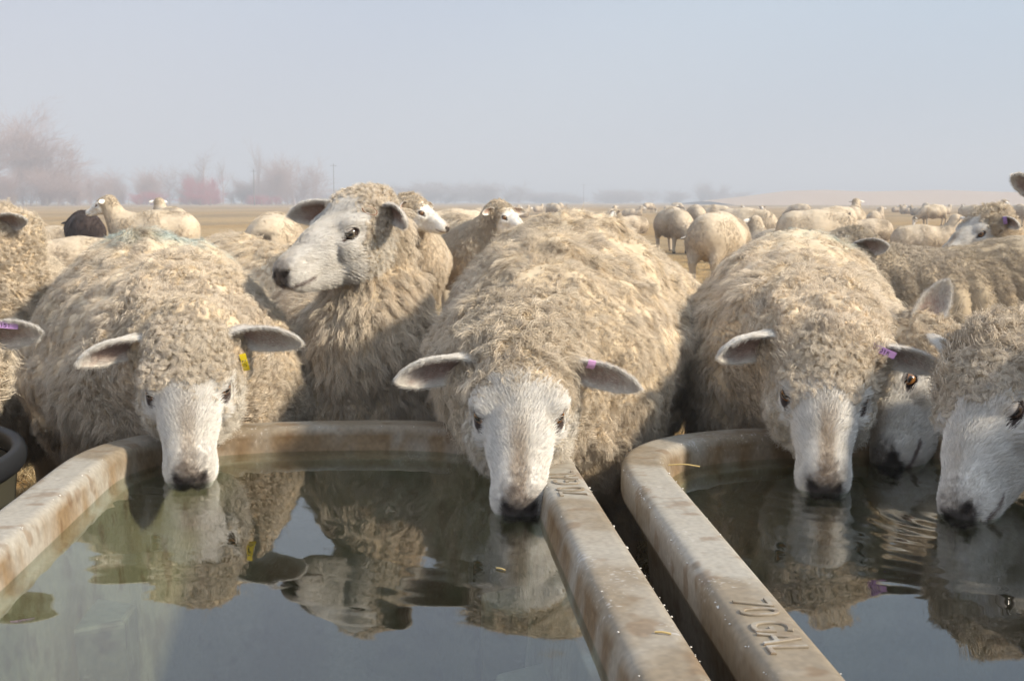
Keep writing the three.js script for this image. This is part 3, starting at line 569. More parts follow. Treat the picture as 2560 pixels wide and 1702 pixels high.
{                                                                       // poles
  const wood = new THREE.MeshStandardMaterial({ color: new THREE.Color(0.16, 0.13, 0.11), roughness: 1 });
  const pole = (px, D, top, label) => {
    const g = new THREE.Group(); g.name = numbered('utility_pole'); scene.add(g); g.position.set(gx(px, D), -0.1, -D);
    const h = (505 - top) * D / F + 1;
    part('post', new THREE.CylinderGeometry(0.07, 0.12, h, 8).translate(0, h / 2, 0), wood, g);
    part('crossarm', new THREE.BoxGeometry(1.6, 0.10, 0.10).translate(0, h - 0.5, 0.13), wood, g);
    tag(g, label, 'pole', 'utility poles beyond the field'); shade(g);
  };
  pole(838, 280, 412, 'utility pole left of the raised sheep head'); pole(1458, 450, 462, 'faint utility pole above the middle sheep'); pole(640, 250, 425, 'utility pole beside the tallest lone tree');
  const fp = new THREE.CylinderGeometry(0.05, 0.06, 1.35, 6).translate(0, 0.65, 0), pale = new THREE.MeshStandardMaterial({ color: new THREE.Color(0.42, 0.36, 0.30), roughness: 1 }), wire = new THREE.MeshStandardMaterial({ color: new THREE.Color(0.3, 0.28, 0.26), roughness: 0.6 });
  const g = new THREE.Group(); g.name = 'wire_fence'; g.position.set(gx(400, 215), 0, -215); scene.add(g);
  for (let i = 0; i < 34; i++) { const p = part('post', fp, pale, g); p.position.set(-32 + i * 1.9, 0, (i % 3) * 0.05); p.rotation.z = 0.04 * Math.sin(i * 7); }
  for (let k = 0; k < 3; k++) part('wire', new THREE.CylinderGeometry(0.006, 0.006, 63, 4).rotateZ(Math.PI / 2).translate(0.3, 0.4 + k * 0.35, 0.07), wire, g);
  tag(g, 'pale wire fence along the foot of the bare trees', 'fence'); shade(g);
}
// ---------------------------------------------------------------- dry grass
{
  const blades = (seed, n) => { const r = rngOf(seed), l = []; for (let i = 0; i < n; i++) { const a = r() * 6.28, b = r() * 0.5, h = lerp(0.5, 1, r()), lean = lerp(0.1, 0.9, r()), p = [], rr = [], c = []; for (let k = 0; k <= 3; k++) { const t = k / 3; p.push(V(Math.cos(a) * (b + lean * t * t), h * t * (1 - 0.25 * lean * t), Math.sin(a) * (b + lean * t * t))); rr.push(0.030 * (1 - 0.75 * t)); const q = lerp(0.8, 1.15, r()); c.push([q, q, q]); } l.push({ p, r: rr, c }); } return strands(l); };
  const geos = [blades(71, 14), blades(72, 11)], r = rngOf(77), sets = [[], []], cols = [[], []];
  const add = (x, z, h) => { const k = r() < 0.5 ? 0 : 1, a = r() * 6.28, s = h * lerp(0.8, 1.3, r()), c = Math.cos(a) * s, q = Math.sin(a) * s; sets[k].push(c, 0, -q, 0, 0, h, 0, 0, q, 0, c, 0, x, 0, z, 1); const t = lerp(0.7, 1.2, r()), g = r(); cols[k].push(...mixc([0.46, 0.335, 0.16], [0.56, 0.46, 0.30], g).map((v) => v * t)); };
  for (let i = 0; i < 26000; i++) { const d = 2.2 + 22 * r() ** 2, x = (r() * 2 - 1) * (d * 0.5 + 0.4), z = -d; if (z > -2.5 && Math.abs(x) < 1.5 && r() < 0.75) continue; const n = fbm(x * 1.3, 8, z * 1.3, 2); if (n < 0.36 && r() < 0.7) continue; add(x, z, lerp(0.03, 0.075, r()) * (d < 3.2 ? 1.5 : 1)); }
  for (let i = 0; i < 2500; i++) add(-1.15 + r() * 0.5, -2.6 + r() * 1.2, lerp(0.04, 0.1, r()));
  const gm = new THREE.MeshStandardMaterial({ color: 0xffffff, vertexColors: true, roughness: 0.9 }), root = new THREE.Group(); root.name = 'dry_grass'; scene.add(root);
  geos.forEach((geo, k) => { const n = sets[k].length / 16, im = new THREE.InstancedMesh(geo, gm, n); im.instanceMatrix = new THREE.InstancedBufferAttribute(new Float32Array(sets[k]), 16); im.instanceColor = new THREE.InstancedBufferAttribute(new Float32Array(cols[k]), 3); im.name = 'blades'; im.castShadow = im.receiveShadow = true; root.add(im); });
  tag(root, 'short dry straw coloured grass covering the field', 'grass', null, 'stuff');
}
// ---------------------------------------------------------------- water tanks
const RIM_Y = 0.53, WATER_Y = 0.485;
function outline(a, l, b, ex, n) {                                       // closed plan: straight sides, rounded ends; [x, z, nx, nz, s]
  const raw = [], M = 60;
  for (const f of [-1, 1]) for (let i = 0; i <= M; i++) { const t = Math.PI * i / M, c = Math.cos(t), s = Math.sin(t); raw.push([f * -a * -1 * Math.sign(c) * Math.abs(c) ** (2 / ex) * -1 * -1, f * (l - b + b * Math.abs(s) ** (2 / ex))]); }
  // raw: back end runs from +x.. to -x for f = -1, then the front end the other way round
  const pts = raw, cum = [0]; for (let i = 1; i <= pts.length; i++) { const p = pts[i - 1], q = pts[i % pts.length]; cum.push(cum[i - 1] + Math.hypot(q[0] - p[0], q[1] - p[1])); }
  const T = cum[pts.length], out = []; let k = 0;
  for (let i = 0; i < n; i++) { const s = T * i / n; while (cum[k + 1] < s) k++; const p = pts[k], q = pts[(k + 1) % pts.length], t = (s - cum[k]) / (cum[k + 1] - cum[k] || 1); out.push([lerp(p[0], q[0], t), lerp(p[1], q[1], t), 0, 0, s]); }
  for (let i = 0; i < n; i++) { const p = out[(i + n - 2) % n], q = out[(i + 2) % n], dx = q[0] - p[0], dz = q[1] - p[1], h = Math.hypot(dx, dz); let nx = dz / h, nz = -dx / h; if (nx * out[i][0] + nz * out[i][1] < 0) { nx = -nx; nz = -nz; } out[i][2] = nx; out[i][3] = nz; }
  out.total = T; return out;
}
function sweep(ol, prof, closeAt, algae) {                                      // prof: [inset, y]; the last ring is closed with a floor
  const n = ol.length, pos = [], uv = [], idx = [], col = []; let v = 0;
  prof.forEach(([o, y], k) => { if (k) v += Math.hypot(o - prof[k - 1][0], y - prof[k - 1][1]); for (let i = 0; i <= n; i++) { const p = ol[i % n]; pos.push(p[0] - p[2] * o, y, p[1] - p[3] * o); uv.push((i < n ? p[4] : ol.total) / 1.5, v / 1.5); } });
  const R = n + 1;
  for (let k = 0; k + 1 < prof.length; k++) for (let i = 0; i < n; i++) { const a = k * R + i, b = a + 1, c = a + R, d = c + 1; idx.push(a, c, b, b, c, d); }
  if (closeAt !== undefined) { const b0 = pos.length / 3, last = (prof.length - 1) * R; for (let i = 0; i <= n; i++) { const q = (last + i) * 3; pos.push(pos[q], pos[q + 1], pos[q + 2]); uv.push(pos[q] / 1.5, pos[q + 2] / 1.5); } pos.push(0, closeAt, 0); uv.push(0, 0); for (let i = 0; i < n; i++) idx.push(b0 + i, b0 + n + 1, b0 + i + 1); }
  if (algae) for (let i = 0; i < pos.length; i += 3) { const k = pos.length / 3 > 0 && i / 3 >= algae * R ? 1 : 0, q = fbm(pos[i] * 9, pos[i + 1] * 14, pos[i + 2] * 9, 3); col.push(...(k ? mixc([0.62, 0.62, 0.50], [0.40, 0.40, 0.28], sst(0.35, 0.65, q)) : i / 3 >= 15 * R ? mixc([1, 1, 1], [0.66, 0.50, 0.33], sst(0.32, 0.62, fbm(pos[i] * 26, pos[i + 1] * 5, pos[i + 2] * 26, 3)) * (i / 3 >= 16 * R ? 1 : 0.4)) : [1, 1, 1])); }
  const g = geoOf(pos, idx, algae ? col : null, uv);
  const P = g.attributes.position, Nn = g.attributes.normal; let s = 0; for (let i = 0; i < n; i++) s += Nn.getX(i) * ol[i][2] + Nn.getZ(i) * ol[i][3];
  if (s < 0) { const I = g.index.array; for (let t = 0; t < I.length; t += 3) { const q = I[t]; I[t] = I[t + 1]; I[t + 1] = q; } g.computeVertexNormals(); }
  return g;
}
const tankMap = texture(1024, 1024, (u, v) => {
  const n = pfbm(u, v, 5, 31, 5), m = pfbm(u, v, 11, 47, 5), f = pnoise(u, v, 300, 4), st = pfbm(u * 1, v, 40, 55, 3), scr = pnoise(u, v * 1, 500, 61) * pnoise(u, v, 24, 66);
  let c = mixc([0.345, 0.30, 0.24], [0.40, 0.365, 0.31], sst(0.4, 0.62, n));
  c = mixc(c, [0.25, 0.195, 0.13], sst(0.44, 0.66, m) * 0.85);
  c = mixc(c, [0.20, 0.125, 0.065], sst(0.60, 0.78, st) * 0.55);
  c = mixc(c, [0.56, 0.53, 0.50], sst(0.62, 0.8, scr) * 0.6);
  const t = 0.9 + 0.22 * (f - 0.5); return c.map((x) => x * t);
}, true);
const tankBump = texture(512, 512, (u, v) => { const t = 0.5 * pfbm(u, v, 30, 81, 4) + 0.5 * pnoise(u, v, 170, 83); return [t, t, t]; });
const tankMat = new THREE.MeshPhysicalMaterial({ map: tankMap, bumpMap: tankBump, bumpScale: 0.0012, roughness: 0.52, specularIntensity: 0.6 });
const shellMat = tankMat.clone(); shellMat.vertexColors = true;
const algaeMat = tankMat.clone(); algaeMat.color = new THREE.Color(0.50, 0.50, 0.38);
const letterMat = new THREE.MeshStandardMaterial({ color: new THREE.Color(0.40, 0.34, 0.28), roughness: 0.6 });
const font = await new FontLoader().loadAsync('fonts/droid/droid_sans_regular.typeface.json');
const TANK_PROFILE = [[0.085, 0.0], [0.075, 0.02], [0.040, 0.44], [0.036, 0.468], [0.010, 0.470], [0.002, 0.474], [0, 0.482], [0, 0.514], [0.0015, 0.521], [0.005, 0.5265], [0.011, 0.5295], [0.018, 0.530], [0.055, 0.530], [0.062, 0.5293], [0.068, 0.526], [0.072, 0.520], [0.0745, 0.512], [0.079, 0.478], [0.081, 0.474], [0.088, 0.472], [0.091, 0.468], [0.096, 0.44], [0.125, 0.06], [0.14, 0.04], [0.17, 0.036]];
function tank(o) {
  const g = new THREE.Group(); g.name = numbered('water_tank'); scene.add(g); g.position.set(o.x, 0, o.z); g.rotation.y = o.turn;
  const ol = outline(0.42, o.half, 0.36, 2.5, 220);
  part('shell', sweep(ol, TANK_PROFILE, 0.036, 20), shellMat, g);
  // raised lettering on the rim
  const tg = new TextGeometry('70 GAL', { font, size: 0.043, depth: 0.0012, curveSegments: 5, bevelEnabled: true, bevelSize: 0.0006, bevelThickness: 0.0008, bevelSegments: 1 });
  tg.computeBoundingBox(); const w = tg.boundingBox.max.x; tg.translate(-w / 2, -0.0215, 0); tg.scale(0.80, 0.92, 1); tg.rotateX(-Math.PI / 2);
  const le = part('lettering', tg, tankMat, g); le.position.set(...o.text); le.rotation.y = o.textTurn;
  // stiffening ribs moulded into the inner walls
  for (const s of [-1, 1]) for (const z of [-0.28, 0.02, 0.32]) {
    const sp = new THREE.Shape(); sp.moveTo(-0.06, 0); sp.lineTo(0.06, 0); sp.lineTo(0.032, 0.055); sp.lineTo(-0.032, 0.055);
    const rg = new THREE.ExtrudeGeometry(sp, { depth: 0.30, bevelEnabled: true, bevelSize: 0.008, bevelThickness: 0.01, bevelSegments: 3 }); rg.rotateX(-Math.PI / 2);
    const u = rg.attributes.uv; for (let i = 0; i < u.count; i++) u.setXY(i, u.getX(i) * 0.7, u.getY(i) * 0.7 + z);
    const rb = part('rib', rg, algaeMat, g); rb.rotation.y = s > 0 ? Math.PI / 2 : -Math.PI / 2; rb.position.set(s * 0.318, 0.05, z);
  }
  {                                                                     // crust of small frozen drops along the outer edges of the rim
    const r = rngOf(o.half * 1000 + o.x * 10), m = [], N = 420, im = new THREE.InstancedMesh(new THREE.IcosahedronGeometry(1, 1), crustMat, N);
    for (let i = 0; i < N; i++) { const p = ol[Math.floor(r() * ol.length)], q = ol[(ol.indexOf(p) + 1) % ol.length], t = r(), ins = r() < 0.75 ? lerp(0.001, 0.008, r()) : lerp(0.055, 0.068, r()), y = ins < 0.01 ? lerp(0.522, 0.5275, ins / 0.01) : 0.5285, s = lerp(0.0006, 0.0019, r() * r()); m.push(s * 1.2, 0, 0, 0, 0, s * 0.8, 0, 0, 0, 0, s * 1.2, 0, lerp(p[0], q[0], t) - p[2] * ins, y, lerp(p[1], q[1], t) - p[3] * ins, 1); }
    im.instanceMatrix = new THREE.InstancedBufferAttribute(new Float32Array(m), 16); im.name = 'crust'; im.userData.kind = 'stuff'; g.add(im);
  }
  tag(g, o.label, 'water tank', 'stock water tanks'); shade(g);
  // water
  const inner = ol.map((p) => [p[0] - p[2] * 0.0775, p[1] - p[3] * 0.0775]), NR = 40, pos = [], uv = [], idx = [], n = inner.length, c = Math.cos(o.turn), s = Math.sin(o.turn);
  const noses = o.noses.map(([x, z]) => [(x - o.x) * c - (z - o.z) * s, (x - o.x) * s + (z - o.z) * c]);
  const wave = (x, z) => { let h = 0.0011 * (fbm(x * 5, 2, z * 7, 2) - 0.5) + 0.00022 * Math.sin(z * 70 + 5 * noise(x * 6, 1, z * 6)) * noise(x * 4, 6, z * 4); for (const [a, b] of noses) { const d = Math.hypot(x - a, z - b); h += 0.0008 * Math.sin(d * 150 + a * 40) * Math.exp(-Math.max(0, d - 0.03) * 7.5) * (0.5 + noise(x * 9, 3, z * 9)); } return h; };
  for (let k = 0; k <= NR; k++) for (let i = 0; i < n; i++) { const t = k / NR, x = inner[i][0] * t, z = inner[i][1] * t; pos.push(x, wave(x, z) * (k === NR ? 0 : 1), z); uv.push(x, z); }
  for (let k = 0; k < NR; k++) for (let i = 0; i < n; i++) { const a = k * n + i, b = k * n + (i + 1) % n, d = a + n, e = b + n; idx.push(a, d, b, b, d, e); }
  const wg = geoOf(pos, idx, null, uv); if (wg.attributes.normal.getY(n * 20 + 3) < 0) { const I = wg.index.array; for (let t = 0; t < I.length; t += 3) { const q = I[t]; I[t] = I[t + 1]; I[t + 1] = q; } wg.computeVertexNormals(); }
  const w2 = new THREE.Mesh(wg, waterMat); w2.name = numbered('water'); w2.position.set(o.x, WATER_Y, o.z); w2.rotation.y = o.turn; w2.userData.kind = 'structure'; w2.userData.label = o.waterLabel; w2.receiveShadow = true; scene.add(w2);
}
const crustMat = new THREE.MeshStandardMaterial({ color: new THREE.Color(0.62, 0.58, 0.52), roughness: 0.5 });
const waterMat = new THREE.MeshPhysicalMaterial({ color: new THREE.Color(0.78, 0.85, 0.80), transmission: 1, thickness: 0, ior: 1.9, roughness: 0.0, specularIntensity: 1 });
tank({ x: -0.273, z: -1.35, turn: 0.09, half: 0.85, text: [0.384, 0.5302, -0.30], textTurn: Math.PI / 2, noses: [[-0.54, -1.89], [0.012, -1.70]], label: 'stained beige plastic stock tank between the yellow tagged sheep and the gap', waterLabel: 'grey green water in the stained tank with the yellow tagged sheep' });
tank({ x: 0.630, z: -1.29, turn: 0.065, half: 0.85, text: [-0.384, 0.5302, 0.16], textTurn: -Math.PI / 2, noses: [[0.508, -1.83], [0.671, -1.68], [0.737, -2.05]], label: 'stained beige plastic stock tank under the purple tagged sheep on the right', waterLabel: 'dark water in the tank on the right' });
{                                                                       // black rubber tub at the left edge
  const g = new THREE.Group(); g.name = 'feed_tub'; scene.add(g); g.position.set(-1.275, 0, -1.93);
  const mat = new THREE.MeshPhysicalMaterial({ color: new THREE.Color(0.018, 0.019, 0.022), roughness: 0.5, specularIntensity: 0.6 }), side = new THREE.MeshStandardMaterial({ color: new THREE.Color(0.055, 0.052, 0.036), roughness: 0.6 });
  const L = (p) => new THREE.LatheGeometry(p.map(([x, y]) => new THREE.Vector2(x, y)), 72);
  part('wall', L([[0.001, 0.012], [0.33, 0.012], [0.345, 0.02], [0.392, 0.47], [0.380, 0.47], [0.332, 0.05], [0.001, 0.045]]), side, g);
  part('rolled_rim', L([[0.382, 0.478], [0.380, 0.492], [0.383, 0.505], [0.390, 0.511], [0.398, 0.512], [0.406, 0.507], [0.410, 0.496], [0.409, 0.483], [0.404, 0.474], [0.396, 0.471], [0.382, 0.478]]), mat, g);
  tag(g, 'round black rubber tub with a rolled rim at the left edge', 'tub'); shade(g);
}

// ---------------------------------------------------------------- sheep at the tanks
const drink = (px, py, ex, ey, X, s = 1) => { const n = atY(px, py, WATER_Y - 0.003); return headPose(n, eyesOn(n, ex, ey, s), X, s); };
const DENS = 25000, herd = 'sheep crowding round the water tanks';
const s1 = makeSheep({ seed: 21, lockLen: 0.76, shoulder: [-0.70, -2.42], rump: [-0.98, -3.02], back: 0.86, girth: 0.272, head: drink(478, 1203, 470, 975, V(0.98, 0.01, -0.20)), locks: DENS * 1.15, earL: { dir: [0.94, 0.10, 0.12], width: 0.034 }, earR: { dir: [0.96, 0.05, 0.2], len: 0.135 }, curly: 0.35, ruff: 0.7, cap: 0.112, cheek: 0.125, cheekLen: 1.3, face: { streak: 0.6 }, mark: [0.02, -0.1], puff: 0.019, puffScale: 18, tips: 0.45, wool: [0.715, 0.616, 0.483], label: 'drinking sheep with a yellow ear tag and curly fleece', group: herd });
const s2 = makeSheep({ seed: 22, shoulder: [-0.34, -2.62], rump: [-0.50, -3.22], back: 0.76, girth: 0.25, neck: [0.0, -0.02, 0.04], neckR: 0.155, napeR: 0.055, neckMid: [-0.30, 0.66, -2.50], head: headLook(at(832, 580, 2.40), V(-0.64, -0.27, 0.72), V(0, 1, 0), 0.90), earR: { dir: [0.92, 0.08, 0.36], len: 0.160, width: 0.034 }, earL: { dir: [0.92, -0.12, 0.12], len: 0.112 }, locks: DENS, hang: 0.8, curly: 0.1, ruff: 0.1, cap: 0.045, cheek: 0.095, paleEye: true, face: { streak: 0.25, nose: 0.6 }, wool: [0.715, 0.616, 0.483], label: 'sheep with its white head raised, looking to the left', group: herd });
const s3 = makeSheep({ seed: 23, lockLen: 0.76, shoulder: [0.086, -2.25], rump: [0.165, -2.85], back: 0.905, girth: 0.256, head: drink(1300, 1282, 1298, 1038, V(1, 0.02, 0)), locks: DENS * 1.35, earL: { dir: [0.95, -0.06, 0.2] }, earR: { dir: [0.96, 0.02, 0.12], width: 0.033 }, curly: 0.18, ruff: 0.45, cap: 0.078, capLen: 0.55, cheek: 0.135, cheekLen: 1.25, tips: 0.55, puff: 0.021, puffScale: 17, face: { streak: 0.8 }, wool: [0.725, 0.625, 0.490], label: 'drinking sheep in the middle with a pink ear band and white face', group: herd });
const s4 = makeSheep({ seed: 24, lockLen: 0.76, shoulder: [0.60, -2.42], rump: [0.73, -3.02], back: 0.862, girth: 0.240, head: drink(2055, 1226, 2062, 992, V(0.99, 0.02, 0.10)), locks: DENS * 1.15, earL: { dir: [0.95, -0.02, 0.05] }, earR: { dir: [0.93, 0.03, 0.25], width: 0.036, flat: 1.1, len: 0.135 }, curly: 0.15, ruff: 0.9, cap: 0.112, cheek: 0.130, cheekLen: 1.3, mark: [0.05, -0.2], puff: 0.018, puffScale: 18, tips: 0.5, face: { streak: 0.9 }, wool: [0.752, 0.648, 0.507], label: 'drinking sheep with a purple tag numbered 018', group: herd });
const s5 = makeSheep({ seed: 25, shoulder: [1.10, -2.55], rump: [1.55, -2.95], back: 0.70, girth: 0.25, head: drink(2262, 1166, 2228, 1000, V(0.15, 0.1, 0.98)), earR: { dir: [0.3, 0.6, -0.72], len: 0.125 }, earL: { dir: [0.6, 0.1, -0.75] }, locks: DENS * 0.9, curly: 0.3, ruff: 0.6, cap: 0.02, face: { streak: 0.3 }, wool: [0.690, 0.594, 0.466], label: 'shaded sheep drinking between the purple tagged sheep and the nearest one', group: herd });
const s6 = makeSheep({ seed: 26, shoulder: [1.36, -1.95], rump: [1.95, -2.15], back: 0.90, girth: 0.27, head: drink(2436, 1294, 2452, 1052, V(0.37, 0.10, 0.92), 1.0), darkEye: true, lid: 1.5, earR: { dir: [0.35, 0.65, -0.65], open: [0.9, 0, 0.2], len: 0.115 }, locks: DENS, curly: 0.45, ruff: 0.8, cap: 0.098, cheek: 0.06, face: { streak: 0.2, nose: 0.7 }, wool: [0.690, 0.594, 0.466], label: 'nearest sheep at the right edge, drinking with lowered eyelid', group: herd });
const s7 = makeSheep({ seed: 27, shoulder: [-1.50, -2.22], rump: [-1.85, -2.70], back: 0.78, girth: 0.26, head: headPose(at(-205, 1200, 1.72), eyesOn(at(-205, 1200, 1.72), -215, 985), V(1, 0.05, 0)), locks: DENS * 0.8, label: 'sheep at the left edge showing one ear with purple tag 151', group: herd });
const s8 = makeSheep({ seed: 28, shoulder: [gx(-20, 3.15), -3.15], rump: [gx(60, 3.75), -3.75], back: 0.775, girth: 0.235, head: headLook(at(-150, 625, 3.0), V(-0.9, -0.3, 0.3)), earL: { dir: [0.45, 0.0, -0.9], open: [0.8, -0.5, 0.3] }, locks: DENS * 0.7, hang: 0.7, lockLen: 1.1, label: 'shaggy sheep at the left edge behind the yellow tagged sheep', group: herd });
const s9 = makeSheep({ seed: 29, shoulder: [gx(2330, 3.6), -3.6], rump: [gx(2830, 3.7), -3.7], back: 0.83, girth: 0.27, ribs: true, head: headLook(at(2025, 672, 3.62), V(-0.9, -0.35, 0.15)), locks: DENS * 2.2, lockLen: 0.48, curly: 0.4, tips: 0, puff: 0.004, fold: 0.5, earL: { dir: [0.8, 0.0, -0.6] }, label: 'sheep with ribbed grey fleece standing sideways behind the right tank', wool: [0.498, 0.428, 0.336], group: herd });
const s10 = makeSheep({ seed: 30, shoulder: [1.26, -1.50], rump: [1.85, -1.42], back: 0.93, girth: 0.27, head: headLook(V(0.88, 0.62, -1.36), V(-0.5, -0.8, 0.25)), locks: DENS * 0.3, label: 'sheep drinking beyond the right picture edge that shades the nearest one', group: herd });
const s11 = makeSheep({ seed: 31, shoulder: [gx(2560, 5.3), -5.3], rump: [gx(2800, 5.7), -5.7], back: 0.80, girth: 0.27, head: headLook(at(2425, 582, 5.0), V(-0.85, -0.30, 0.4)), earR: { dir: [0.5, 0.1, -0.85] }, locks: DENS * 0.5, label: 'sheep with a purple ear band looking over the ribbed back', group: herd });
const s12 = makeSheep({ seed: 32, shoulder: [gx(2980, 3.1), -3.1], rump: [gx(3400, 3.3), -3.3], back: 0.84, girth: 0.26, head: headLook(at(2704, 562, 3.0), V(-0.3, -0.3, 0.9)), earR: { dir: [0.75, 0.66, 0.1] }, locks: DENS * 0.3, label: 'sheep beyond the right edge of which only an ear tip shows', group: herd });
const s13 = makeSheep({ seed: 33, shoulder: [gx(700, 3.9), -3.9], rump: [gx(520, 4.2), -4.2], back: 0.81, girth: 0.26, head: headLook(at(900, 700, 3.7), V(0.8, -0.5, 0.2)), locks: DENS * 0.5, lockLen: 0.8, label: 'pale sheep back showing between the curly and the raised sheep', wool: [0.764, 0.659, 0.517], group: herd });
const s19 = makeSheep({ seed: 34, shoulder: [gx(1575, 4.0), -4.0], rump: [gx(1650, 4.5), -4.5], back: 0.72, girth: 0.235, head: headLook(at(1500, 760, 3.7), V(-0.5, -0.7, 0.3)), locks: DENS * 0.5, lockLen: 0.8, label: 'pale sheep back showing between the middle and the 018 sheep', wool: [0.764, 0.659, 0.517], group: herd });

// ---------------------------------------------------------------- sheep in the field
const coarse = headGeometry('coarse', 0.007);
const proto = {};
const opt = { locks: 7500, hairs: 9000, headWoolMul: 1.2, cell: 0.022, puffScale: 14, headGeo: coarse, wool: [0.64, 0.55, 0.43], shoulder: [0, 0.28], rump: [0, -0.30], eyes: true, curly: 0.05, tips: 0.05, puff: 0.003, fold: 0.6, lockLen: 0.62, allSides: true };
const field = 'sheep spread over the dry field';
const around = (o) => { const s = makeSheep({ ...opt, ...o, group: field }); return s; };
// built standing at the origin facing +z, then placed; the coat covers all sides because the eye is far away from them
const place = (s, px, D, deg, scale = 1) => { s.position.set(gx(px, D), 0, -D); s.rotation.y = deg * Math.PI / 180; s.scale.setScalar(scale); return s; };
const P0 = (x, y, z) => V(x, y, z);
proto.up = (seed, label, o = {}) => around({ seed, back: 0.83, girth: 0.255, head: headLook(P0(0, 0.90, 0.70), V(0, -0.35, 1)), label, ...o });
proto.turnL = (seed, label, o = {}) => around({ seed, back: 0.83, girth: 0.255, head: headLook(P0(0.08, 0.88, 0.66), V(0.8, -0.3, 0.55)), label, ...o });
proto.graze = (seed, label, o = {}) => around({ seed, back: 0.83, girth: 0.255, head: headLook(P0(0, 0.22, 0.78), V(0, -0.9, 0.4), V(0, 0.4, 0.9)), neck: [0, -0.08, 0.1], label, ...o });
proto.lie = (seed, label, o = {}) => around({ seed, back: 0.54, girth: 0.27, lie: true, head: headLook(P0(0.03, 0.62, 0.66), V(0.3, -0.3, 1)), label, ...o });
const copy = (s, label) => { const c = s.clone(); c.name = numbered('sheep'); c.userData = { ...s.userData, label }; scene.add(c); return c; };
const up1 = place(proto.up(101, 'sheep standing sideways facing left in front of the bare trees'), 395, 14.5, -90 + 6);
const rear1 = place(proto.graze(102, 'sheep seen from behind with dark stained rear, left of the raised head', { stain: 1 }), 690, 11, 180);
const look1 = place(proto.turnL(103, 'sheep with white lit face peering out behind the raised sheep', { cell: 0.016, locks: 13000, puff: 0.007, lockLen: 0.8 }), 1022, 7.8, 8);
const look2 = place(proto.up(104, 'sheep standing with ears out, white face turned right, left of the middle sheep', { cell: 0.016, locks: 13000, puff: 0.007, lockLen: 0.8, head: headLook(P0(0.10, 0.84, 0.68), V(0.25, -0.28, 1)) }), 1140, 8.6, 28);
const gr1 = place(proto.graze(105, 'grazing sheep with lowered head behind the white faced sheep'), 1135, 17, -70);
const lie1 = place(proto.lie(106, 'lying sheep at the far left beside the black sheep'), 135, 19, -100);
const lie2 = place(copy(lie1, 'lying sheep in front of the black sheep'), 190, 13.2, -110);
const black = place(around({ seed: 107, back: 0.80, girth: 0.24, wool: [0.055, 0.035, 0.03], dirtColor: [0.03, 0.02, 0.018], legColor: [0.03, 0.025, 0.02], faceColor: [0.03, 0.022, 0.02], head: headLook(P0(0, 0.55, 0.72), V(-0.2, -0.7, 0.7)), label: 'black sheep, the only dark one, in the field at left' }), 214, 17, -150);
place(copy(up1, 'sheep mostly hidden behind the sideways standing sheep at left'), 432, 24, -140);
place(copy(rear1, 'sheep seen from behind with dark rear, nearest the gap right of the middle sheep'), 1683, 21, 165);
const gr2 = place(proto.graze(108, 'large round backed sheep just left of the 018 sheep'), 1797, 12.5, 150);
place(copy(gr2, 'round backed sheep behind the large round one, touching the 018 sheep'), 1864, 20, 120);
place(copy(rear1, 'small sheep facing away between two round backed sheep'), 1738, 36, 175);
place(copy(gr1, 'small grazing sheep above the large round backed sheep'), 1786, 38, 60);
place(copy(lie1, 'lying sheep whose white face shows over the 018 sheep'), 1935, 17, -20);
place(copy(gr2, 'sheep back rising just over the 018 sheep'), 2040, 15.5, 95);
place(copy(gr1, 'grazing sheep in the taller pair behind the 018 sheep'), 2085, 27, -75);
place(copy(up1, 'sheep at the right of the taller pair behind the 018 sheep'), 2132, 30, 160);
place(copy(lie1, 'sheep lying to the right of the taller pair'), 2172, 27, -95);
place(copy(lie1, 'small lying sheep beyond the pair, white face lit'), 2185, 48, 40);
place(copy(gr1, 'lone grazing sheep with lowered head facing left, under the hill'), 2328, 44, -80);
place(copy(lie2, 'large lying sheep just above the ribbed back'), 2305, 20, 85);
place(copy(rear1, 'sheep facing away near the purple banded sheep'), 2432, 34, 150);
place(copy(up1, 'sheep partly hidden behind the one facing away, right side'), 2468, 42, 30);
place(copy(rear1, 'small sheep facing away at the right edge under the hill'), 2545, 44, 170);
place(copy(lie2, 'lying sheep with white face right of the middle sheep back'), 1578, 33, -60);
place(copy(lie1, 'small lying sheep farthest left on the open field'), 1203, 70, 60);
place(copy(gr2, 'small grazing sheep farthest left on the open field'), 1226, 72, 20);
place(copy(lie1, 'small lying sheep second from left on the open field'), 1275, 72, 80);
place(copy(lie2, 'small lying sheep in front of the second far one'), 1298, 66, 100);
place(copy(gr1, 'small far sheep directly above the middle sheep back'), 1382, 70, 40);
place(copy(lie1, 'small far sheep lying right of the middle sheep'), 1529, 62, 20);
place(copy(lie2, 'far lying sheep beside another right of the middle sheep'), 1578, 64, 70);
place(copy(lie1, 'tiny far sheep under the last faint bush'), 1672, 105, 90);
place(copy(gr1, 'tiny far grazing sheep under the last faint bush'), 1690, 110, 70);
[[1400, 92], [1345, 100], [1240, 105], [1620, 95], [1840, 70], [1905, 62], [1995, 55], [2265, 85], [2290, 78], [2310, 90], [2362, 84], [2240, 95], [2480, 66], [2500, 72], [2400, 95]].forEach(([px, D], i) => { const s = place(copy(i % 3 ? lie1 : gr1, 'tiny far pale sheep on the hazy far side of the field'), px, D, 40 * i); s.userData.group = 'tiny far sheep near the horizon'; });
// ---------------------------------------------------------------- ear tags, straw
function tagTexture(text, bg, fg, W = 256, H = 80) { const c = document.createElement('canvas'); c.width = W; c.height = H; const x = c.getContext('2d'); x.fillStyle = bg; x.fillRect(0, 0, W, H); x.fillStyle = fg; x.font = 'bold 62px monospace'; x.textAlign = 'center'; x.textBaseline = 'middle'; x.fillText(text, W / 2, H / 2 + 4); const t = new THREE.CanvasTexture(c); t.colorSpace = THREE.SRGBColorSpace; return t; }
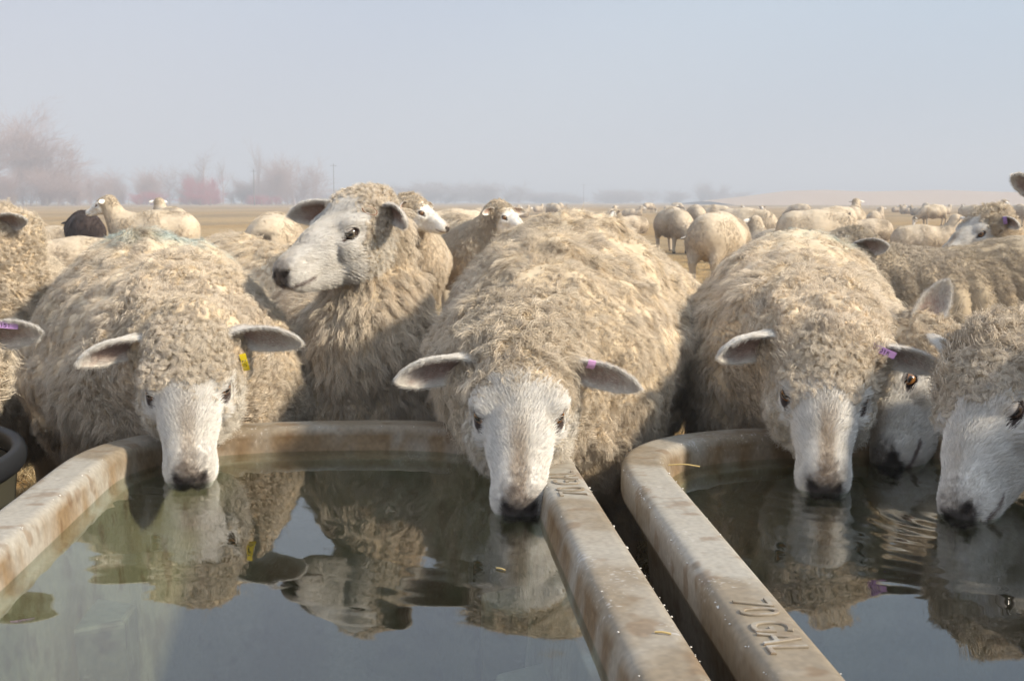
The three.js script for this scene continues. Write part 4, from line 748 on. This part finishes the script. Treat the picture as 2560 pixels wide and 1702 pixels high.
// a plastic strip: its middle in head axes, long direction and facing direction in head axes
function earTag(sheep, mid, along, facing, w, h, bg, text, fg, name = 'ear_tag') {
  const plain = new THREE.MeshStandardMaterial({ color: new THREE.Color(bg), roughness: 0.45 }), m = text ? new THREE.MeshStandardMaterial({ map: tagTexture(text, bg, fg), roughness: 0.45 }) : plain;
  const g = new THREE.BoxGeometry(w, h, 0.0022, 8, 1, 1), p = g.attributes.position;
  for (let i = 0; i < p.count; i++) { const t = p.getX(i) / (w / 2); p.setZ(i, p.getZ(i) - 0.0035 * t * t); }
  g.computeVertexNormals();
  const x = V(...along).normalize(), z = V(...facing); z.addScaledVector(x, -z.dot(x)).normalize(); const y = V().crossVectors(z, x), M = new THREE.Matrix4().makeBasis(x, y, z).setPosition(...mid);
  g.applyMatrix4(M).applyMatrix4(sheep.headMatrix);
  const o = part(name, g, [plain, plain, plain, plain, m, plain], sheep); o.castShadow = o.receiveShadow = true; return o;
}
earTag(s1, [0.098, 0.006, 0.030], [0.16, -0.97, 0.1], [0.1, 0.1, 1], 0.036, 0.0115, '#d9c21c', '230', '#1b1a10').userData.label = 'yellow tag numbered 230';
earTag(s3, [0.118, 0.050, 0.018], [0.25, 0.95, 0.15], [0, -0.1, 1], 0.017, 0.0125, '#c99ac6').userData.label = 'pink ear band';
earTag(s4, [0.098, 0.052, 0.012], [0.93, -0.34, 0.1], [0.0, 0.45, 0.9], 0.042, 0.0120, '#b48cc4', '018', '#2a1c34').userData.label = 'purple tag numbered 018';
earTag(s7, [0.150, 0.048, 0.012], [0.93, -0.36, 0.1], [0.0, 0.45, 0.9], 0.040, 0.0115, '#b48cc4', '151', '#2a1c34').userData.label = 'purple tag numbered 151';
earTag(s11, [0.12, 0.04, 0.012], [0.1, 1, 0.1], [0.6, 0.2, 0.8], 0.034, 0.016, '#9078b8').userData.label = 'purple ear band';
{
  const g = new THREE.TorusGeometry(0.021, 0.0011, 6, 40, 5.2); g.scale(1, 0.42, 1); g.rotateZ(2.6);
  const M = new THREE.Matrix4().makeBasis(V(0.1, 0, -1).normalize(), V(0, 1, 0), V(1, 0, 0.1).normalize()).setPosition(0.088, 0.050, 0.052);
  part('wire_loop', g.applyMatrix4(M).applyMatrix4(s2.headMatrix), new THREE.MeshStandardMaterial({ color: new THREE.Color(0.28, 0.10, 0.05), roughness: 0.5 }), s2).userData.label = 'thin copper coloured wire loop at the ear';
}
{
  const straw = new THREE.MeshStandardMaterial({ color: new THREE.Color(0.55, 0.40, 0.16), roughness: 0.8 });
  const stem = (p, d, len, label) => { const c = new THREE.CatmullRomCurve3([p, p.clone().addScaledVector(d, len / 2).add(V(0, len * 0.05, 0)), p.clone().addScaledVector(d, len)]); const m = new THREE.Mesh(new THREE.TubeGeometry(c, 8, 0.0011, 5), straw); m.name = numbered('straw'); m.castShadow = m.receiveShadow = true; scene.add(m); tag(m, label, 'straw', 'bits of straw'); };
  stem(V(0.140, 0.5315, -1.083), V(0.9, 0, 0.3).normalize(), 0.016, 'bit of straw on the rim of the stained tank near the camera');
  stem(V(0.250, 0.5315, -1.80), V(0.95, 0, 0.2).normalize(), 0.05, 'dark stalk lying across the corner of the right tank rim');
  stem(V(-0.02, 0.486, -1.42), V(0.7, 0, 0.5).normalize(), 0.014, 'bit of straw floating on the water of the stained tank');
}

renderer.render(scene, camera);
